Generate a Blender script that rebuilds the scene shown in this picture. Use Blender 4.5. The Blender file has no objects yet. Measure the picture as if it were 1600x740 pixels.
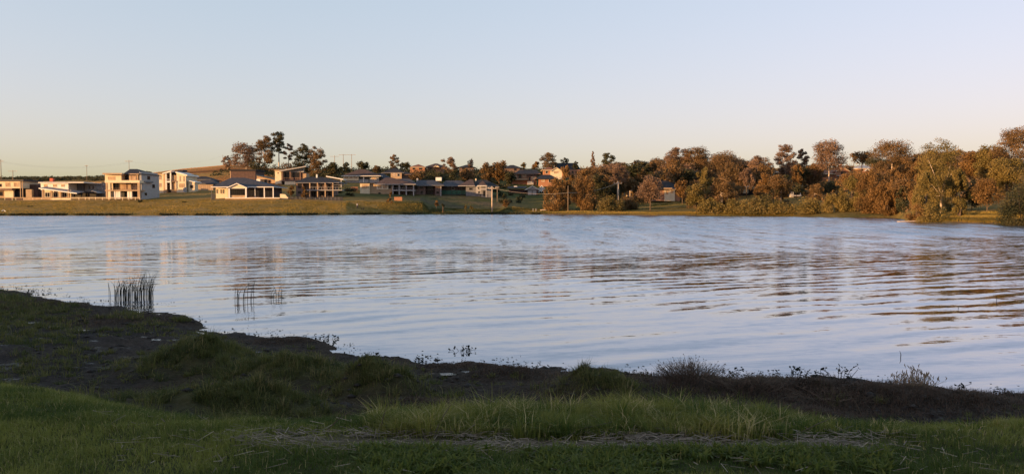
import bpy, bmesh, math, random
import numpy as np
from mathutils import Vector
R = math.radians
SC = bpy.context.scene
COL = SC.collection
rng = np.random.default_rng(7)
random.seed(7)

# ------------------------------------------------------------------ camera, sky, sun, exposure
F, CX, CY, EYE = 1200.0, 800.0, 370.0, 2.6
PITCH = math.atan(48 / F)
cam = bpy.data.cameras.new('camera')
cam.sensor_width = 36.0
cam.lens = 36.0 * F / 1600.0
cam.clip_start, cam.clip_end = 0.1, 9000
camo = bpy.data.objects.new('camera', cam)
COL.objects.link(camo)
camo.location = (0, 0, EYE)
camo.rotation_euler = (R(90) - PITCH, 0, 0)
SC.camera = camo

SUN_AZ, SUN_EL = R(63), R(4.0)          # light travels towards (+sin, +cos) of SUN_AZ
W = bpy.data.worlds.new('World')
SC.world = W
W.use_nodes = True
nt = W.node_tree
sky = nt.nodes.new('ShaderNodeTexSky')
sky.sky_type = 'NISHITA'
sky.sun_disc = False
sky.sun_elevation = SUN_EL
sky.sun_rotation = R(180) + SUN_AZ
sky.air_density, sky.dust_density, sky.ozone_density = 1.0, 2.0, 1.0
SKY_CURVE = ((.55, .550), (.36, .582), (.42, .668))
split = nt.nodes.new('ShaderNodeSeparateColor')           # the phone's soft tone curve and white balance, the same all round the sky
join = nt.nodes.new('ShaderNodeCombineColor')
nt.links.new(sky.outputs[0], split.inputs[0])
for i, (g, k) in enumerate(SKY_CURVE):
    pw, ml = nt.nodes.new('ShaderNodeMath'), nt.nodes.new('ShaderNodeMath')
    pw.operation, ml.operation = 'POWER', 'MULTIPLY'
    pw.inputs[1].default_value, ml.inputs[1].default_value = g, k/.4548
    nt.links.new(split.outputs[i], pw.inputs[0]); nt.links.new(pw.outputs[0], ml.inputs[0]); nt.links.new(ml.outputs[0], join.inputs[i])
bg = nt.nodes['Background']
bg.inputs['Strength'].default_value = 0.15
nt.links.new(join.outputs[0], bg.inputs['Color'])
sun = bpy.data.lights.new('sun', 'SUN')
sun.energy, sun.angle, sun.color = 3.7, R(0.5), (1.0, 0.57, 0.24)
suno = bpy.data.objects.new('sun', sun)
COL.objects.link(suno)
sd = Vector((math.sin(SUN_AZ) * math.cos(SUN_EL), math.cos(SUN_AZ) * math.cos(SUN_EL), -math.sin(SUN_EL)))
suno.rotation_euler = sd.to_track_quat('-Z', 'Y').to_euler()
SC.view_settings.view_transform = 'Standard'
SC.view_settings.look = 'None'
SC.view_settings.exposure = 1.6
SC.view_settings.gamma = 1.0
SC.cycles.max_bounces = 6
SC.cycles.sample_clamp_indirect = 4.0

# ------------------------------------------------------------------ helpers
sp_, cp_ = math.sin(PITCH), math.cos(PITCH)
def pix(px, py, Y):
    """The point at depth Y whose image falls on pixel (px, py) of the photograph."""
    a, b = (px - CX) / F, (CY - py) / F
    dy = cp_ + b * sp_
    return (a * Y / dy, Y, EYE + (-sp_ + b * cp_) * Y / dy)
def zpix(py, Y):
    b = (CY - np.asarray(py, float)) / F
    return EYE + (-sp_ + b * cp_) * Y / (cp_ + b * sp_)
def xpix(px, Y): return (px - CX) / F * Y

def tag(o, label=None, cat=None, group=None, kind=None):
    if label: o['label'] = label
    if cat: o['category'] = cat
    if group: o['group'] = group
    if kind: o['kind'] = kind
    return o
def empty(name, loc, label, cat, group=None, rz=0):
    o = bpy.data.objects.new(name, None)
    COL.objects.link(o)
    o.location = loc
    o.rotation_euler.z = rz
    o.empty_display_size = 0.2
    return tag(o, label, cat, group, 'thing')
def np_mesh(name, V, quads=None, tris=None, mat=None, parent=None, attrs=None, smooth=False, loc=None):
    me = bpy.data.meshes.new(name)
    V = np.asarray(V, np.float32)
    loops, starts, totals, n = [], [], [], 0
    for A, k in ((quads, 4), (tris, 3)):
        if A is not None and len(A):
            A = np.asarray(A, np.int32)
            loops.append(A.ravel())
            starts.append(n + np.arange(len(A), dtype=np.int32) * k)
            totals.append(np.full(len(A), k, np.int32))
            n += A.size
    me.vertices.add(len(V))
    me.vertices.foreach_set('co', V.ravel())
    me.loops.add(n)
    me.loops.foreach_set('vertex_index', np.concatenate(loops))
    st = np.concatenate(starts)
    me.polygons.add(len(st))
    me.polygons.foreach_set('loop_start', st)
    me.polygons.foreach_set('loop_total', np.concatenate(totals))
    if smooth: me.polygons.foreach_set('use_smooth', np.ones(len(st), bool))
    me.update(calc_edges=True)
    for k, a in (attrs or {}).items():
        at = me.attributes.new(k, 'FLOAT', 'POINT')
        at.data.foreach_set('value', np.asarray(a, np.float32))
    if mat: me.materials.append(mat)
    o = bpy.data.objects.new(name, me)
    COL.objects.link(o)
    if parent is not None: o.parent = parent
    if loc is not None: o.location = loc
    return o

class MB:
    """Collects boxes, prisms and tubes; build() links them as one mesh object."""
    def __init__(s): s.v, s.f = [], []
    def poly(s, pts, faces):
        b = len(s.v)
        s.v += [tuple(p) for p in pts]
        s.f += [[i + b for i in f] for f in faces]
        return s
    def box(s, x0, x1, y0, y1, z0, z1):
        p = [(x0,y0,z0),(x1,y0,z0),(x1,y1,z0),(x0,y1,z0),(x0,y0,z1),(x1,y0,z1),(x1,y1,z1),(x0,y1,z1)]
        return s.poly(p, [[0,3,2,1],[4,5,6,7],[0,1,5,4],[1,2,6,5],[2,3,7,6],[3,0,4,7]])
    def tube(s, pts, rad, n=6):
        pts = [Vector(p) for p in pts]
        b = len(s.v)
        for i, p in enumerate(pts):
            d = (pts[min(i+1, len(pts)-1)] - pts[max(i-1, 0)]).normalized()
            u = d.orthogonal().normalized() if abs(d.z) < .99 else Vector((1,0,0))
            w = d.cross(u).normalized(); u = w.cross(d)
            r = rad[i] if hasattr(rad, '__len__') else rad
            for k in range(n):
                a = 2*math.pi*k/n
                s.v.append(tuple(p + (u*math.cos(a) + w*math.sin(a))*r))
        for i in range(len(pts)-1):
            for k in range(n):
                s.f.append([b+i*n+k, b+i*n+(k+1)%n, b+(i+1)*n+(k+1)%n, b+(i+1)*n+k])
        s.f.append([b+k for k in range(n)][::-1])
        s.f.append([b+(len(pts)-1)*n+k for k in range(n)])
        return s
    def build(s, name, mat, parent=None, smooth=False, loc=None):
        me = bpy.data.meshes.new(name)
        me.from_pydata(s.v, [], s.f)
        if smooth: me.polygons.foreach_set('use_smooth', [True]*len(me.polygons))
        me.update()
        me.materials.append(mat)
        o = bpy.data.objects.new(name, me)
        COL.objects.link(o)
        if parent is not None: o.parent = parent
        if loc is not None: o.location = loc
        return o

# ------------------------------------------------------------------ materials
class NT:
    def __init__(s, name):
        s.m = bpy.data.materials.new(name)
        s.m.use_nodes = True
        s.t = s.m.node_tree
        s.p = s.t.nodes['Principled BSDF']
    def n(s, typ, **kw):
        q = s.t.nodes.new(typ)
        for k, v in kw.items(): setattr(q, k, v)
        return q
    def l(s, a, b): s.t.links.new(a, b)
    def attr(s, name):
        return s.n('ShaderNodeAttribute', attribute_name=name).outputs['Fac']
    def pos(s, scale=(1,1,1), obj=False, rot=0):
        m = s.n('ShaderNodeMapping')
        m.inputs['Scale'].default_value = scale
        m.inputs['Rotation'].default_value = (0,0,rot)
        if obj: s.l(s.n('ShaderNodeTexCoord').outputs['Object'], m.inputs[0])
        else: s.l(s.n('ShaderNodeNewGeometry').outputs['Position'], m.inputs[0])
        return m.outputs[0]
    def noise(s, vec, scale=1, detail=3, rough=.55, out='Fac'):
        q = s.n('ShaderNodeTexNoise')
        s.l(vec, q.inputs['Vector'])
        q.inputs['Scale'].default_value = scale
        q.inputs['Detail'].default_value = detail
        q.inputs['Roughness'].default_value = rough
        return q.outputs[out]
    def math(s, op, a, b=None, c=None, clamp=False):
        q = s.n('ShaderNodeMath', operation=op, use_clamp=clamp)
        for i, x in enumerate((a, b, c)):
            if x is None: continue
            if isinstance(x, (int, float)): q.inputs[i].default_value = x
            else: s.l(x, q.inputs[i])
        return q.outputs[0]
    def rng(s, x, a, b, c=0., d=1., smooth=True):
        q = s.n('ShaderNodeMapRange', interpolation_type='SMOOTHSTEP' if smooth else 'LINEAR')
        s.l(x, q.inputs['Value'])
        for k, v in (('From Min',a),('From Max',b),('To Min',c),('To Max',d)): q.inputs[k].default_value = v
        return q.outputs[0]
    def mix(s, f, a, b):
        q = s.n('ShaderNodeMix', data_type='RGBA')
        for i, x in ((0, f), (6, a), (7, b)):
            if isinstance(x, (int, float)): q.inputs[i].default_value = x
            elif isinstance(x, tuple): q.inputs[i].default_value = (*x, 1)
            else: s.l(x, q.inputs[i])
        return q.outputs[2]
    def bump(s, h, dist, strength=1):
        q = s.n('ShaderNodeBump')
        q.inputs['Distance'].default_value = dist
        q.inputs['Strength'].default_value = strength
        s.l(h, q.inputs['Height'])
        s.l(q.outputs[0], s.p.inputs['Normal'])
    def set(s, **kw):
        for k, v in kw.items():
            i = s.p.inputs[k.replace('_', ' ')]
            if isinstance(v, tuple): i.default_value = (*v, 1)
            elif isinstance(v, (int, float)): i.default_value = v
            else: s.l(v, i)
        return s

def mat_plain(name, col, rough=.7, var=.18, scale=1.2, spec=.3, bump=0.0):
    q = NT(name)
    f = q.noise(q.pos(), scale, 4)
    d = tuple(c*(1-var) for c in col); b = tuple(min(1, c*(1+var)) for c in col)
    q.set(Base_Color=q.mix(q.rng(f, .3, .7), d, b), Roughness=rough)
    q.p.inputs['Specular IOR Level'].default_value = spec
    if bump: q.bump(q.noise(q.pos(), scale*8, 2), bump)
    return q.m
def mat_brick(name, col):
    q = NT(name)
    g = q.n('ShaderNodeTexBrick')
    m = q.n('ShaderNodeMapping'); m.inputs['Rotation'].default_value = (R(90), 0, 0)
    q.l(q.n('ShaderNodeTexCoord').outputs['Object'], m.inputs[0]); q.l(m.outputs[0], g.inputs['Vector'])
    g.inputs['Scale'].default_value = 2.2
    g.inputs['Color1'].default_value = (*col, 1)
    g.inputs['Color2'].default_value = (*(c*.72 for c in col), 1)
    g.inputs['Mortar'].default_value = (*(min(1, c*1.25) for c in col), 1)
    q.set(Base_Color=q.mix(.3, g.outputs['Color'], q.mix(q.noise(q.pos(), .7, 3), tuple(c*.7 for c in col), col)), Roughness=.85)
    return q.m
def mat_roof(name, col, freq=9.0, rough=.75):
    q = NT(name); q.p.inputs['Specular IOR Level'].default_value = .15
    w = q.n('ShaderNodeTexWave', wave_type='BANDS', bands_direction='Z')
    q.l(q.pos(), w.inputs['Vector']); w.inputs['Scale'].default_value = freq/6.0; w.inputs['Distortion'].default_value = .6
    f = q.noise(q.pos(), .8, 4)
    c = q.mix(q.rng(f, .3, .7), tuple(x*.78 for x in col), tuple(x*1.2 for x in col))
    q.set(Base_Color=q.mix(q.math('MULTIPLY', w.outputs['Fac'], .3), c, tuple(x*.6 for x in col)), Roughness=rough)
    q.bump(w.outputs['Fac'], .03)
    return q.m
def mat_leaf(name, dark, light, hot):
    """foliage: per-clump tint attribute picks between three leaf colours; thin leaves let some light through"""
    q = NT(name)
    t = q.attr('tint')
    c = q.mix(q.rng(t, 0, .55, smooth=False), dark, light)
    c = q.mix(q.rng(t, .6, 1., smooth=False), c, hot)
    q.set(Base_Color=c, Roughness=.6)
    q.p.inputs['Specular IOR Level'].default_value = .15
    tr = q.n('ShaderNodeBsdfTranslucent'); q.l(c, tr.inputs[0])
    mx = q.n('ShaderNodeMixShader'); mx.inputs[0].default_value = .28
    q.l(q.p.outputs[0], mx.inputs[1]); q.l(tr.outputs[0], mx.inputs[2])
    q.l(mx.outputs[0], q.t.nodes['Material Output'].inputs[0])
    return q.m

M = dict(
    white=mat_plain('white_paint', (.66,.64,.60), .6, .06),
    cream=mat_plain('cream_render', (.60,.50,.35), .75, .08),
    tan=mat_plain('tan_render', (.34,.24,.15), .8, .12),
    grey=mat_plain('grey_render', (.15,.15,.16), .75, .1),
    pale=mat_plain('pale_render', (.30,.29,.29), .7, .08),
    brown=mat_plain('brown_timber', (.17,.105,.075), .7, .2),
    dkbrown=mat_plain('dark_brown_cladding', (.075,.045,.04), .75, .2),
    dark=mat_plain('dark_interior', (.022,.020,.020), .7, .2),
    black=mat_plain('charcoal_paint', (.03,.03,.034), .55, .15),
    brick=mat_brick('brown_brick', (.27,.15,.10)),
    dbrick=mat_brick('dusky_brick', (.14,.095,.08)),
    obrick=mat_brick('orange_brick', (.34,.16,.085)),
    rgrey=mat_roof('blue_grey_roof', (.050,.052,.066)),
    rdark=mat_roof('dark_tile_roof', (.026,.026,.032)),
    rbrown=mat_roof('brown_tile_roof', (.085,.056,.048)),
    rterra=mat_roof('terracotta_roof', (.22,.10,.06)),
    rlight=mat_roof('pale_metal_roof', (.26,.26,.28), rough=.45),
    green=mat_plain('green_panel', (.02,.075,.045), .5, .2),
    timber=mat_plain('pole_timber', (.24,.18,.13), .85, .2),
    ptimber=mat_plain('pale_pole_timber', (.42,.33,.24), .85, .15),
    wire=mat_plain('pale_cable', (.42,.36,.30), .5, .1),
    bark=mat_plain('pale_bark', (.42,.34,.27), .9, .25, 2.0),
    dbark=mat_plain('brown_bark', (.12,.085,.06), .9, .25, 2.0),
    red=mat_plain('red_brick_chimney', (.45,.10,.06), .8, .1),
    skin=mat_plain('skin', (.45,.27,.19), .6, .05),
    cloth=mat_plain('dark_trousers', (.05,.05,.07), .9, .1),
    dog=mat_plain('black_coat', (.018,.016,.015), .7, .2),
)
g = NT('window_glass'); g.set(Base_Color=(.014,.014,.016), Roughness=.12); g.p.inputs['Specular IOR Level'].default_value = .22; M['glass'] = g.m
g = NT('warm_window_glass')
g.set(Base_Color=g.mix(g.rng(g.noise(g.pos(), .8, 2), .35, .65), (.30,.19,.11), (.42,.30,.18)), Roughness=.25); M['wglass'] = g.m  # warm sunlight on the glass put into the pane colour
M['olive'] = mat_leaf('olive_leaves', (0.066,0.062,0.024), (0.136,0.109,0.038), (0.173,0.126,0.046))
M['brownl'] = mat_leaf('brown_green_leaves', (0.074,0.053,0.026), (0.147,0.094,0.042), (0.193,0.117,0.056))
M['pinkl'] = mat_leaf('dull_pink_brown_leaves', (0.110,0.074,0.050), (0.189,0.124,0.083), (0.243,0.157,0.101))
M['darkl'] = mat_leaf('dark_green_leaves', (0.026,0.033,0.018), (0.053,0.054,0.026), (0.086,0.071,0.034))
M['rustl'] = mat_leaf('rusty_sheoak_leaves', (0.089,0.053,0.021), (0.177,0.104,0.038), (0.213,0.126,0.049))
M['goldl'] = mat_leaf('golden_olive_leaves', (0.089,0.076,0.024), (0.171,0.130,0.040), (0.213,0.157,0.056))

# ------------------------------------------------------------------ the land: one height function in world metres
def ss(x, a, b):
    t = np.clip((x-a)/(b-a), 0, 1)
    return t*t*(3-2*t)
_h = np.random.default_rng(3).random((64, 64))
def vnoise(x, y):
    """smooth value noise, tiled 64 x 64"""
    xi, yi = np.floor(x).astype(int), np.floor(y).astype(int)
    fx, fy = x-xi, y-yi
    fx, fy = fx*fx*(3-2*fx), fy*fy*(3-2*fy)
    a, b = _h[xi % 64, yi % 64], _h[(xi+1) % 64, yi % 64]
    c, d = _h[xi % 64, (yi+1) % 64], _h[(xi+1) % 64, (yi+1) % 64]
    return (a*(1-fx)+b*fx)*(1-fy) + (c*(1-fx)+d*fx)*fy
def fbm(x, y, o=4):
    s, a, t = 0, 1, 0
    for i in range(o):
        s = s + a*vnoise(x*2**i+17.3*i, y*2**i+5.1*i); t += a; a *= .5
    return s/t
# far shore: depth of the waterline by viewing column
SHP = [-3000,-1500,-600, 0, 430, 530, 670, 760, 850, 1020, 1200, 1240, 1320, 1385, 1405, 1420, 1480, 1530, 1600, 1800, 2300, 3200, 4400]
SHY = [ 120,  170, 200, 208, 213, 224, 242, 243, 236, 208, 199, 194, 177, 172, 168, 134, 119, 112, 105, 82, 52, 34, 20]
ST = [230,245,275,310,350,420,520,700]
FC = {-500:(318,311,305,299,294,288,283,282), 0:(322,311,306,300,294,288,281,279), 150:(322,311,306,299,293,287,280,278),
      215:(323,312,305,298,290,282,274,275), 290:(322,312,303,294,285,273,264,266), 360:(322,312,301,290,280,268,258,262),
      430:(323,311,300,289,279,270,264,266), 530:(325,314,301,289,279,271,266,266), 640:(328,318,305,291,281,272,265,265),
      750:(331,323,310,296,284,273,266,266), 830:(334,329,316,299,284,272,264,265), 950:(331,327,316,301,286,273,262,263),
      1100:(326,321,312,300,287,273,263,263), 1250:(318,313,304,293,281,270,263,263), 1400:(300,297,289,280,272,265,260,260),
      1500:(290,287,279,272,266,261,257,258), 1600:(284,281,274,268,263,258,255,256), 2600:(284,281,274,268,263,258,255,256)}
_pc = np.arange(-800, 2501, 10.)
_ks = sorted(FC)
_py = np.array([[np.interp(p, _ks, [FC[k][j] for k in _ks]) for j in range(8)] for p in _pc])
_yg = np.arange(0, 701, 1.)
_tab = np.zeros((len(_pc), len(_yg)))
for i, p in enumerate(_pc):
    s0 = float(np.interp(p, SHP, SHY))
    st = [s0-30, s0, s0+.8] + [y for y in ST if y > s0+4]
    zz = [-1.2, -.05, .35] + [float(zpix(_py[i][j], y)) for j, y in enumerate(ST) if y > s0+4]
    _tab[i] = np.interp(_yg, st, zz)
def far_h(px, Y):
    i = np.clip((px-_pc[0])/10, 0, len(_pc)-1.001); j = np.clip(Y, 0, 699.9)
    a, b = i.astype(int), j.astype(int); fi, fj = i-a, j-b
    return (_tab[a,b]*(1-fi)+_tab[a+1,b]*fi)*(1-fj) + (_tab[a,b+1]*(1-fi)+_tab[a+1,b+1]*fi)*fj
# near bank: waterline and lawn edge by viewing column
def wl(px, Y):
    return px, Y
NWP = [-4400,-3000,-1500,-700,-300, 0, 60, 130, 200, 270, 285, 315, 340, 430, 478, 520, 560, 640, 700, 770, 900, 980, 1050, 1180, 1300, 1460, 1600, 2000, 2600, 3400, 4400]
NWZ = [ 100,   90,   80,   42,   30, 24.5, 22, 19.9, 19, 18.7, 18.4, 16.5, 15.8, 15.4, 15.1, 13.9, 13.3, 13.1, 12.7, 12.55, 12.3, 12.0, 11.75, 11.55, 11.65, 11.0, 10.6, 10, 9.6, 10, 14]
_o = np.argsort(NWP); NWP = np.array(NWP)[_o]; NWZ = np.array(NWZ)[_o]
LEP = [-3000, 0, 100, 200, 330, 450, 560, 700, 1000, 1300, 1450, 1600, 2600]
LEY = [ 12, 8.4, 7.9, 7.3, 6.5, 6.25, 6.35, 6.5, 6.7, 6.3, 6.1, 6.3, 7.0]
# mounds: px, Y, radius x, radius y, height
MOUNDS = [(315,11.6,.85,.62,.40),(455,10.9,.90,.48,.32),(588,10.0,.52,.42,.44),(372,8.9,1.0,.44,.34),(930,10.1,.44,.38,.34),
          (215,17.0,1.7,.9,.05),(445,14.6,1.0,.6,.04),(715,12.2,.6,.35,.05),(1085,10.3,.36,.4,.16),(1180,10.2,.7,.6,.14),
          (1300,9.9,.9,.6,.12),(1430,9.6,.7,.6,.14),(1540,9.6,.6,.5,.08),(660,8.9,.6,.4,.10),(1200,8.6,.8,.4,.10),(800,11.6,.5,.4,.06),(40,19.5,2.4,1.8,.06)]
def colpx(X, Y):
    th = np.arctan2(X, Y)
    tc = np.clip(th, -1.25, 1.25)
    return 800+1200*np.tan(tc), np.hypot(X, Y)*np.cos(np.minimum(np.abs(th), R(34))), th
def near_parts(px, Y):
    w = np.interp(px, NWP, NWZ); e = np.interp(px, LEP, LEY)
    return w, e
def near_h(X, Y, px, Ye, th):
    w, e = near_parts(px, Ye)
    w = w + .07*w*(fbm(X*1.4+31, Y*1.4, 4)-.5)
    w = np.where(np.abs(th) > 1.35, w + (np.abs(th)-1.35)*400, w)
    lawn = .90 - .03*(Ye-5) + .05*(fbm(X*.9, Y*.9, 3)-.5)
    foot = np.minimum(e+2.1, w-1.5)
    t = np.clip((Ye-foot)/np.maximum(w-foot, .1), 0, 3)
    mud = .20*(1-t)
    mud = np.where(t > 1, np.maximum(-.10*(Ye-w), -1.2), mud)
    k = ss(Ye, e-.5-1.1*ss(-px, -420, -150)*ss(px, -400, -100), foot+.7*ss(-px, -420, -150))
    z = lawn*(1-k) + mud*k
    amp = np.clip((w-Ye)*.5+.35, 0, 1)*k
    z = z + amp*(.11*(fbm(X*2.0, Y*2.0, 4)-.5) + .085*(fbm(X*6, Y*6, 3)-.5))
    for mx, my, rx, ry, h in MOUNDS:
        x0 = xpix(mx, my)
        d = ((X-x0)/rx)**2 + ((Y-my)/ry)**2
        z = z + h*np.exp(-d*1.1)*(.45+1.1*fbm(X*2.6+mx, Y*2.6, 3))
    return z
sA, cA = math.sin(SUN_AZ), math.cos(SUN_AZ)
def H(X, Y):
    X, Y = np.asarray(X, float), np.asarray(Y, float)
    px, Ye, th = colpx(X, Y)
    z = np.maximum(near_h(X, Y, px, Ye, th), np.where(np.abs(th) < 1.5, far_h(px, Ye), -2))
    # unseen rise added behind left, shaped to hide the low sun from this bank
    a, s = -(X*sA+Y*cA), X*cA-Y*sA
    z = z + 10.6*ss(a, 14, 44)*(1-ss(np.abs(s+17), 30, 60))*(1-.45*ss(a, 70, 160))
    z = z + 4*ss(a, 20, 120)*ss(np.abs(th), 1.3, 1.7)
    # unseen headland added off the left bank to shade a strip of far lawn
    z = z + 16.0*np.exp(-((s+218)/6.0)**4 - ((a-80)/30)**2)
    return z
def Hs(x, y): return float(H(np.array([x]), np.array([y]))[0])

def polar(th, rr):
    T, Q = np.meshgrid(th, rr, indexing='ij')
    X, Y = np.sin(T)*Q, np.cos(T)*Q
    return X, Y
def grid_quads(n, m, wrap=False):
    i = np.arange(n-1)[:,None]; j = np.arange(m-1)[None,:]
    a = i*m+j
    return np.stack([a, a+m, a+m+1, a+1], -1).reshape(-1, 4)[:, ::-1]
th = np.concatenate([np.arange(-180, -37, 2.5), np.arange(-37, 37, .22), np.arange(37, 181, 2.5)])
th[-1] = 180; th = np.radians(th)
r1 = np.concatenate([np.arange(.6, 4.4, .4), np.arange(4.4, 14, .06), np.arange(14, 30, .2), np.arange(30, 61, 3.)])
r2 = np.concatenate([[60], np.arange(63, 100, 3.), np.arange(100, 300, 1.8), np.arange(300, 600, 6), [640, 700, 800, 1000, 1400, 2000, 3000, 5000]])

# ground material: near bank
q = NT('near_bank_soil')
lawn, wet, straw = q.attr('lawn'), q.attr('wet'), q.attr('straw')
n1 = q.noise(q.pos(), 3.5, 5); n2 = q.noise(q.pos(), 22, 3)
lg = q.mix(q.rng(n1, .35, .65), (.030,.034,.012), (.075,.070,.024))
md = q.mix(q.rng(n2, .3, .7), (.012,.010,.010), (.034,.027,.026))
bw = q.mix(q.rng(n2, .3, .7), (.022,.016,.012), (.050,.036,.027))
c = q.mix(lawn, q.mix(wet, bw, md), lg)
c = q.mix(q.math('MULTIPLY', straw, .8), c, q.mix(n2, (.07,.055,.038), (.14,.11,.075)))
pud = q.math('MULTIPLY', wet, q.rng(q.noise(q.pos((1,1.6,1)), 2.3, 4), .57, .68))
pud = q.math('MULTIPLY', pud, q.rng(q.noise(q.pos(), 9, 2), .42, .5))
rough = q.math('SUBTRACT', .95, q.math('ADD', q.math('MULTIPLY', wet, .12), q.math('MULTIPLY', pud, .55)))
q.set(Base_Color=c, Roughness=rough)
q.set(Specular_IOR_Level=q.math('ADD', .08, q.math('MULTIPLY', pud, .3)))
q.bump(q.noise(q.pos(), 16, 4), .06, .9)
M['near'] = q.m
# far bank
q = NT('far_bank_grass')
dry, bare = q.attr('dry'), q.attr('bare')  # bare: open soil, plus shade painted on the slope below the houses
n1 = q.noise(q.pos((.05,.16,.1)), 1, 5); n2 = q.noise(q.pos((.5,.9,.5)), 1, 4)
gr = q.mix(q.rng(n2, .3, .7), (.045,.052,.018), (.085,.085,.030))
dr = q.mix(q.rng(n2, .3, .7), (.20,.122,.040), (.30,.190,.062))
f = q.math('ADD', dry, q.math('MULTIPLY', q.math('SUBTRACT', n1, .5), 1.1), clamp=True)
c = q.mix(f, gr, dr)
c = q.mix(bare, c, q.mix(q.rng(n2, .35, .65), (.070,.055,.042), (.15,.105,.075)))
q.set(Base_Color=c, Roughness=.95)
q.p.inputs['Specular IOR Level'].default_value = .05
q.bump(q.noise(q.pos((1,1,1)), 1.3, 4), .35)
M['farg'] = q.m

def build_land():
    X, Y = polar(th, r1)
    Z = H(X, Y)
    px, Ye, t_ = colpx(X, Y)
    w, e = near_parts(px, Ye)
    lawn = 1-ss(Ye+1.1*(fbm(X*1.5, Y*1.5, 4)-.5), e, e+1.0+.8*ss(-px, -450, -150))
    for mx, my, rx, ry, h in MOUNDS[:5]:
        d = ((X-xpix(mx, my))/rx)**2 + ((Y-my)/ry)**2
        lawn = np.maximum(lawn, np.exp(-d*.8))
    wet = (1-lawn)*np.clip(1.25-2.2*fbm(X*.7+9, Y*.7, 3)+.5*ss(-px, -520, -100), 0, 1)
    for mx, my, rx, ry, h in MOUNDS[5:]:
        d = ((X-xpix(mx, my))/rx)**2 + ((Y-my)/ry)**2
        wet = wet*(1-np.exp(-d*.8))
    straw = np.exp(-((Ye-5.5-.12*(fbm(X*1.2, Y*1.2, 2)-.5))/.17)**2)*ss(px, 300, 520)*(1-ss(px, 1290, 1480))
    np_mesh('near_shore', np.stack([X, Y, Z], -1).reshape(-1,3), quads=grid_quads(len(th), len(r1)), mat=M['near'], smooth=True,
            attrs=dict(lawn=lawn.ravel(), wet=wet.ravel(), straw=straw.ravel()))['kind'] = 'structure'
    X, Y = polar(th, r2)
    Z = H(X, Y)
    px, Ye, t_ = colpx(X, Y)
    s = np.interp(px, SHP, SHY)
    rel = Ye-s
    Z = Z + np.where(rel > 1.5, .35*(fbm(X*.35, Y*.35, 3)-.5), 0) + np.where(Ye > 330, 2.0*(fbm(X*.03, Y*.03, 3)-.5), 0)
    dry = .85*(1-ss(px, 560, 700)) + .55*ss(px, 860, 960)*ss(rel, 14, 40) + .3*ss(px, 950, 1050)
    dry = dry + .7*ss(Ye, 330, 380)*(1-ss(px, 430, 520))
    dry = dry - .6*ss(px, 440, 520)*(1-ss(px, 850, 900))*ss(Ye, 252, 262) - .45*(1-ss(rel, 0, 14))*ss(px, 600, 700)*(1-ss(px, 800, 850))  # first term: dusk shade between the houses put into the grass colour
    bare = ss(px, 790, 850)*(1-ss(px, 1060, 1120))*(1-ss(rel, 1.0, 3.5))
    bare = np.maximum(bare, .8*ss(px, 1470, 1500)*(1-ss(rel, 4, 9)))
    bare = np.maximum(bare, .62*ss(px, 540, 700)*(1-ss(px, 770, 850))*ss(Ye, 244, 256)*(1-ss(Ye, 268, 300))*np.clip(2.4*fbm(X*.12, Y*.2, 4)-.55, 0, 1.3))  # slope band darkened with the soil colour, shade painted into the ground
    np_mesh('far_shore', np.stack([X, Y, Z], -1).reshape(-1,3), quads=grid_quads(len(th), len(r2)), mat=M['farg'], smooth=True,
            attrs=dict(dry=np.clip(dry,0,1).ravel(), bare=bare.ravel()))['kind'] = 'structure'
build_land()

# ------------------------------------------------------------------ the lake
q = NT('lake_water')
pos = q.n('ShaderNodeNewGeometry').outputs['Position']
sep = q.n('ShaderNodeSeparateXYZ'); q.l(pos, sep.inputs[0])
dist = sep.outputs['Y']
gust = q.noise(q.pos((.012,.03,1)), 1, 2)
dd = q.math('ADD', dist, q.math('MULTIPLY', q.math('SUBTRACT', gust, .5), 60.))
gustp = q.noise(q.pos((.22, .045, 1)), 1, 3, .6)
farf = q.math('MULTIPLY', q.rng(dd, 36, 82), q.rng(gustp, .3, .7, .45, 1.25))
midf = q.rng(dist, 14, 40)
def slopes(vec_scale, rot, detail):
    r_ = q.pos((1,1,1), rot=rot)
    m_ = q.n('ShaderNodeMapping'); m_.inputs['Scale'].default_value = vec_scale; q.l(r_, m_.inputs[0])
    c = q.noise(m_.outputs[0], 1, detail, .5, out='Color')
    v = q.n('ShaderNodeVectorMath', operation='SUBTRACT'); q.l(c, v.inputs[0]); v.inputs[1].default_value = (.5,.5,.5)
    s = q.n('ShaderNodeSeparateXYZ'); q.l(v.outputs[0], s.inputs[0])
    return s.outputs[0], s.outputs[1]
ax, ay = slopes((.26, 1.25, 1), R(-24), 1.0)      # long low swell
bx, by = slopes((1.7, 8.6, 1), R(-15), 2.0)       # chop
cx, cy = slopes((3.6, 13.0, 1), R(-5), 2.0)        # fine ripple
A = .16
def wsum(x, y, z, ka, kb, kb2, kc, kc2):
    t = q.math('MULTIPLY', x, ka)
    t = q.math('ADD', t, q.math('MULTIPLY', y, q.math('ADD', kb, q.math('MULTIPLY', midf, kb2))))
    return q.math('ADD', t, q.math('MULTIPLY', z, q.math('ADD', kc, q.math('MULTIPLY', farf, kc2))))
sy = wsum(ay, by, cy, .125, .06, .130, .10, .85)
sx = wsum(ax, bx, cx, .04, .02, .06, .015, .36)
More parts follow.
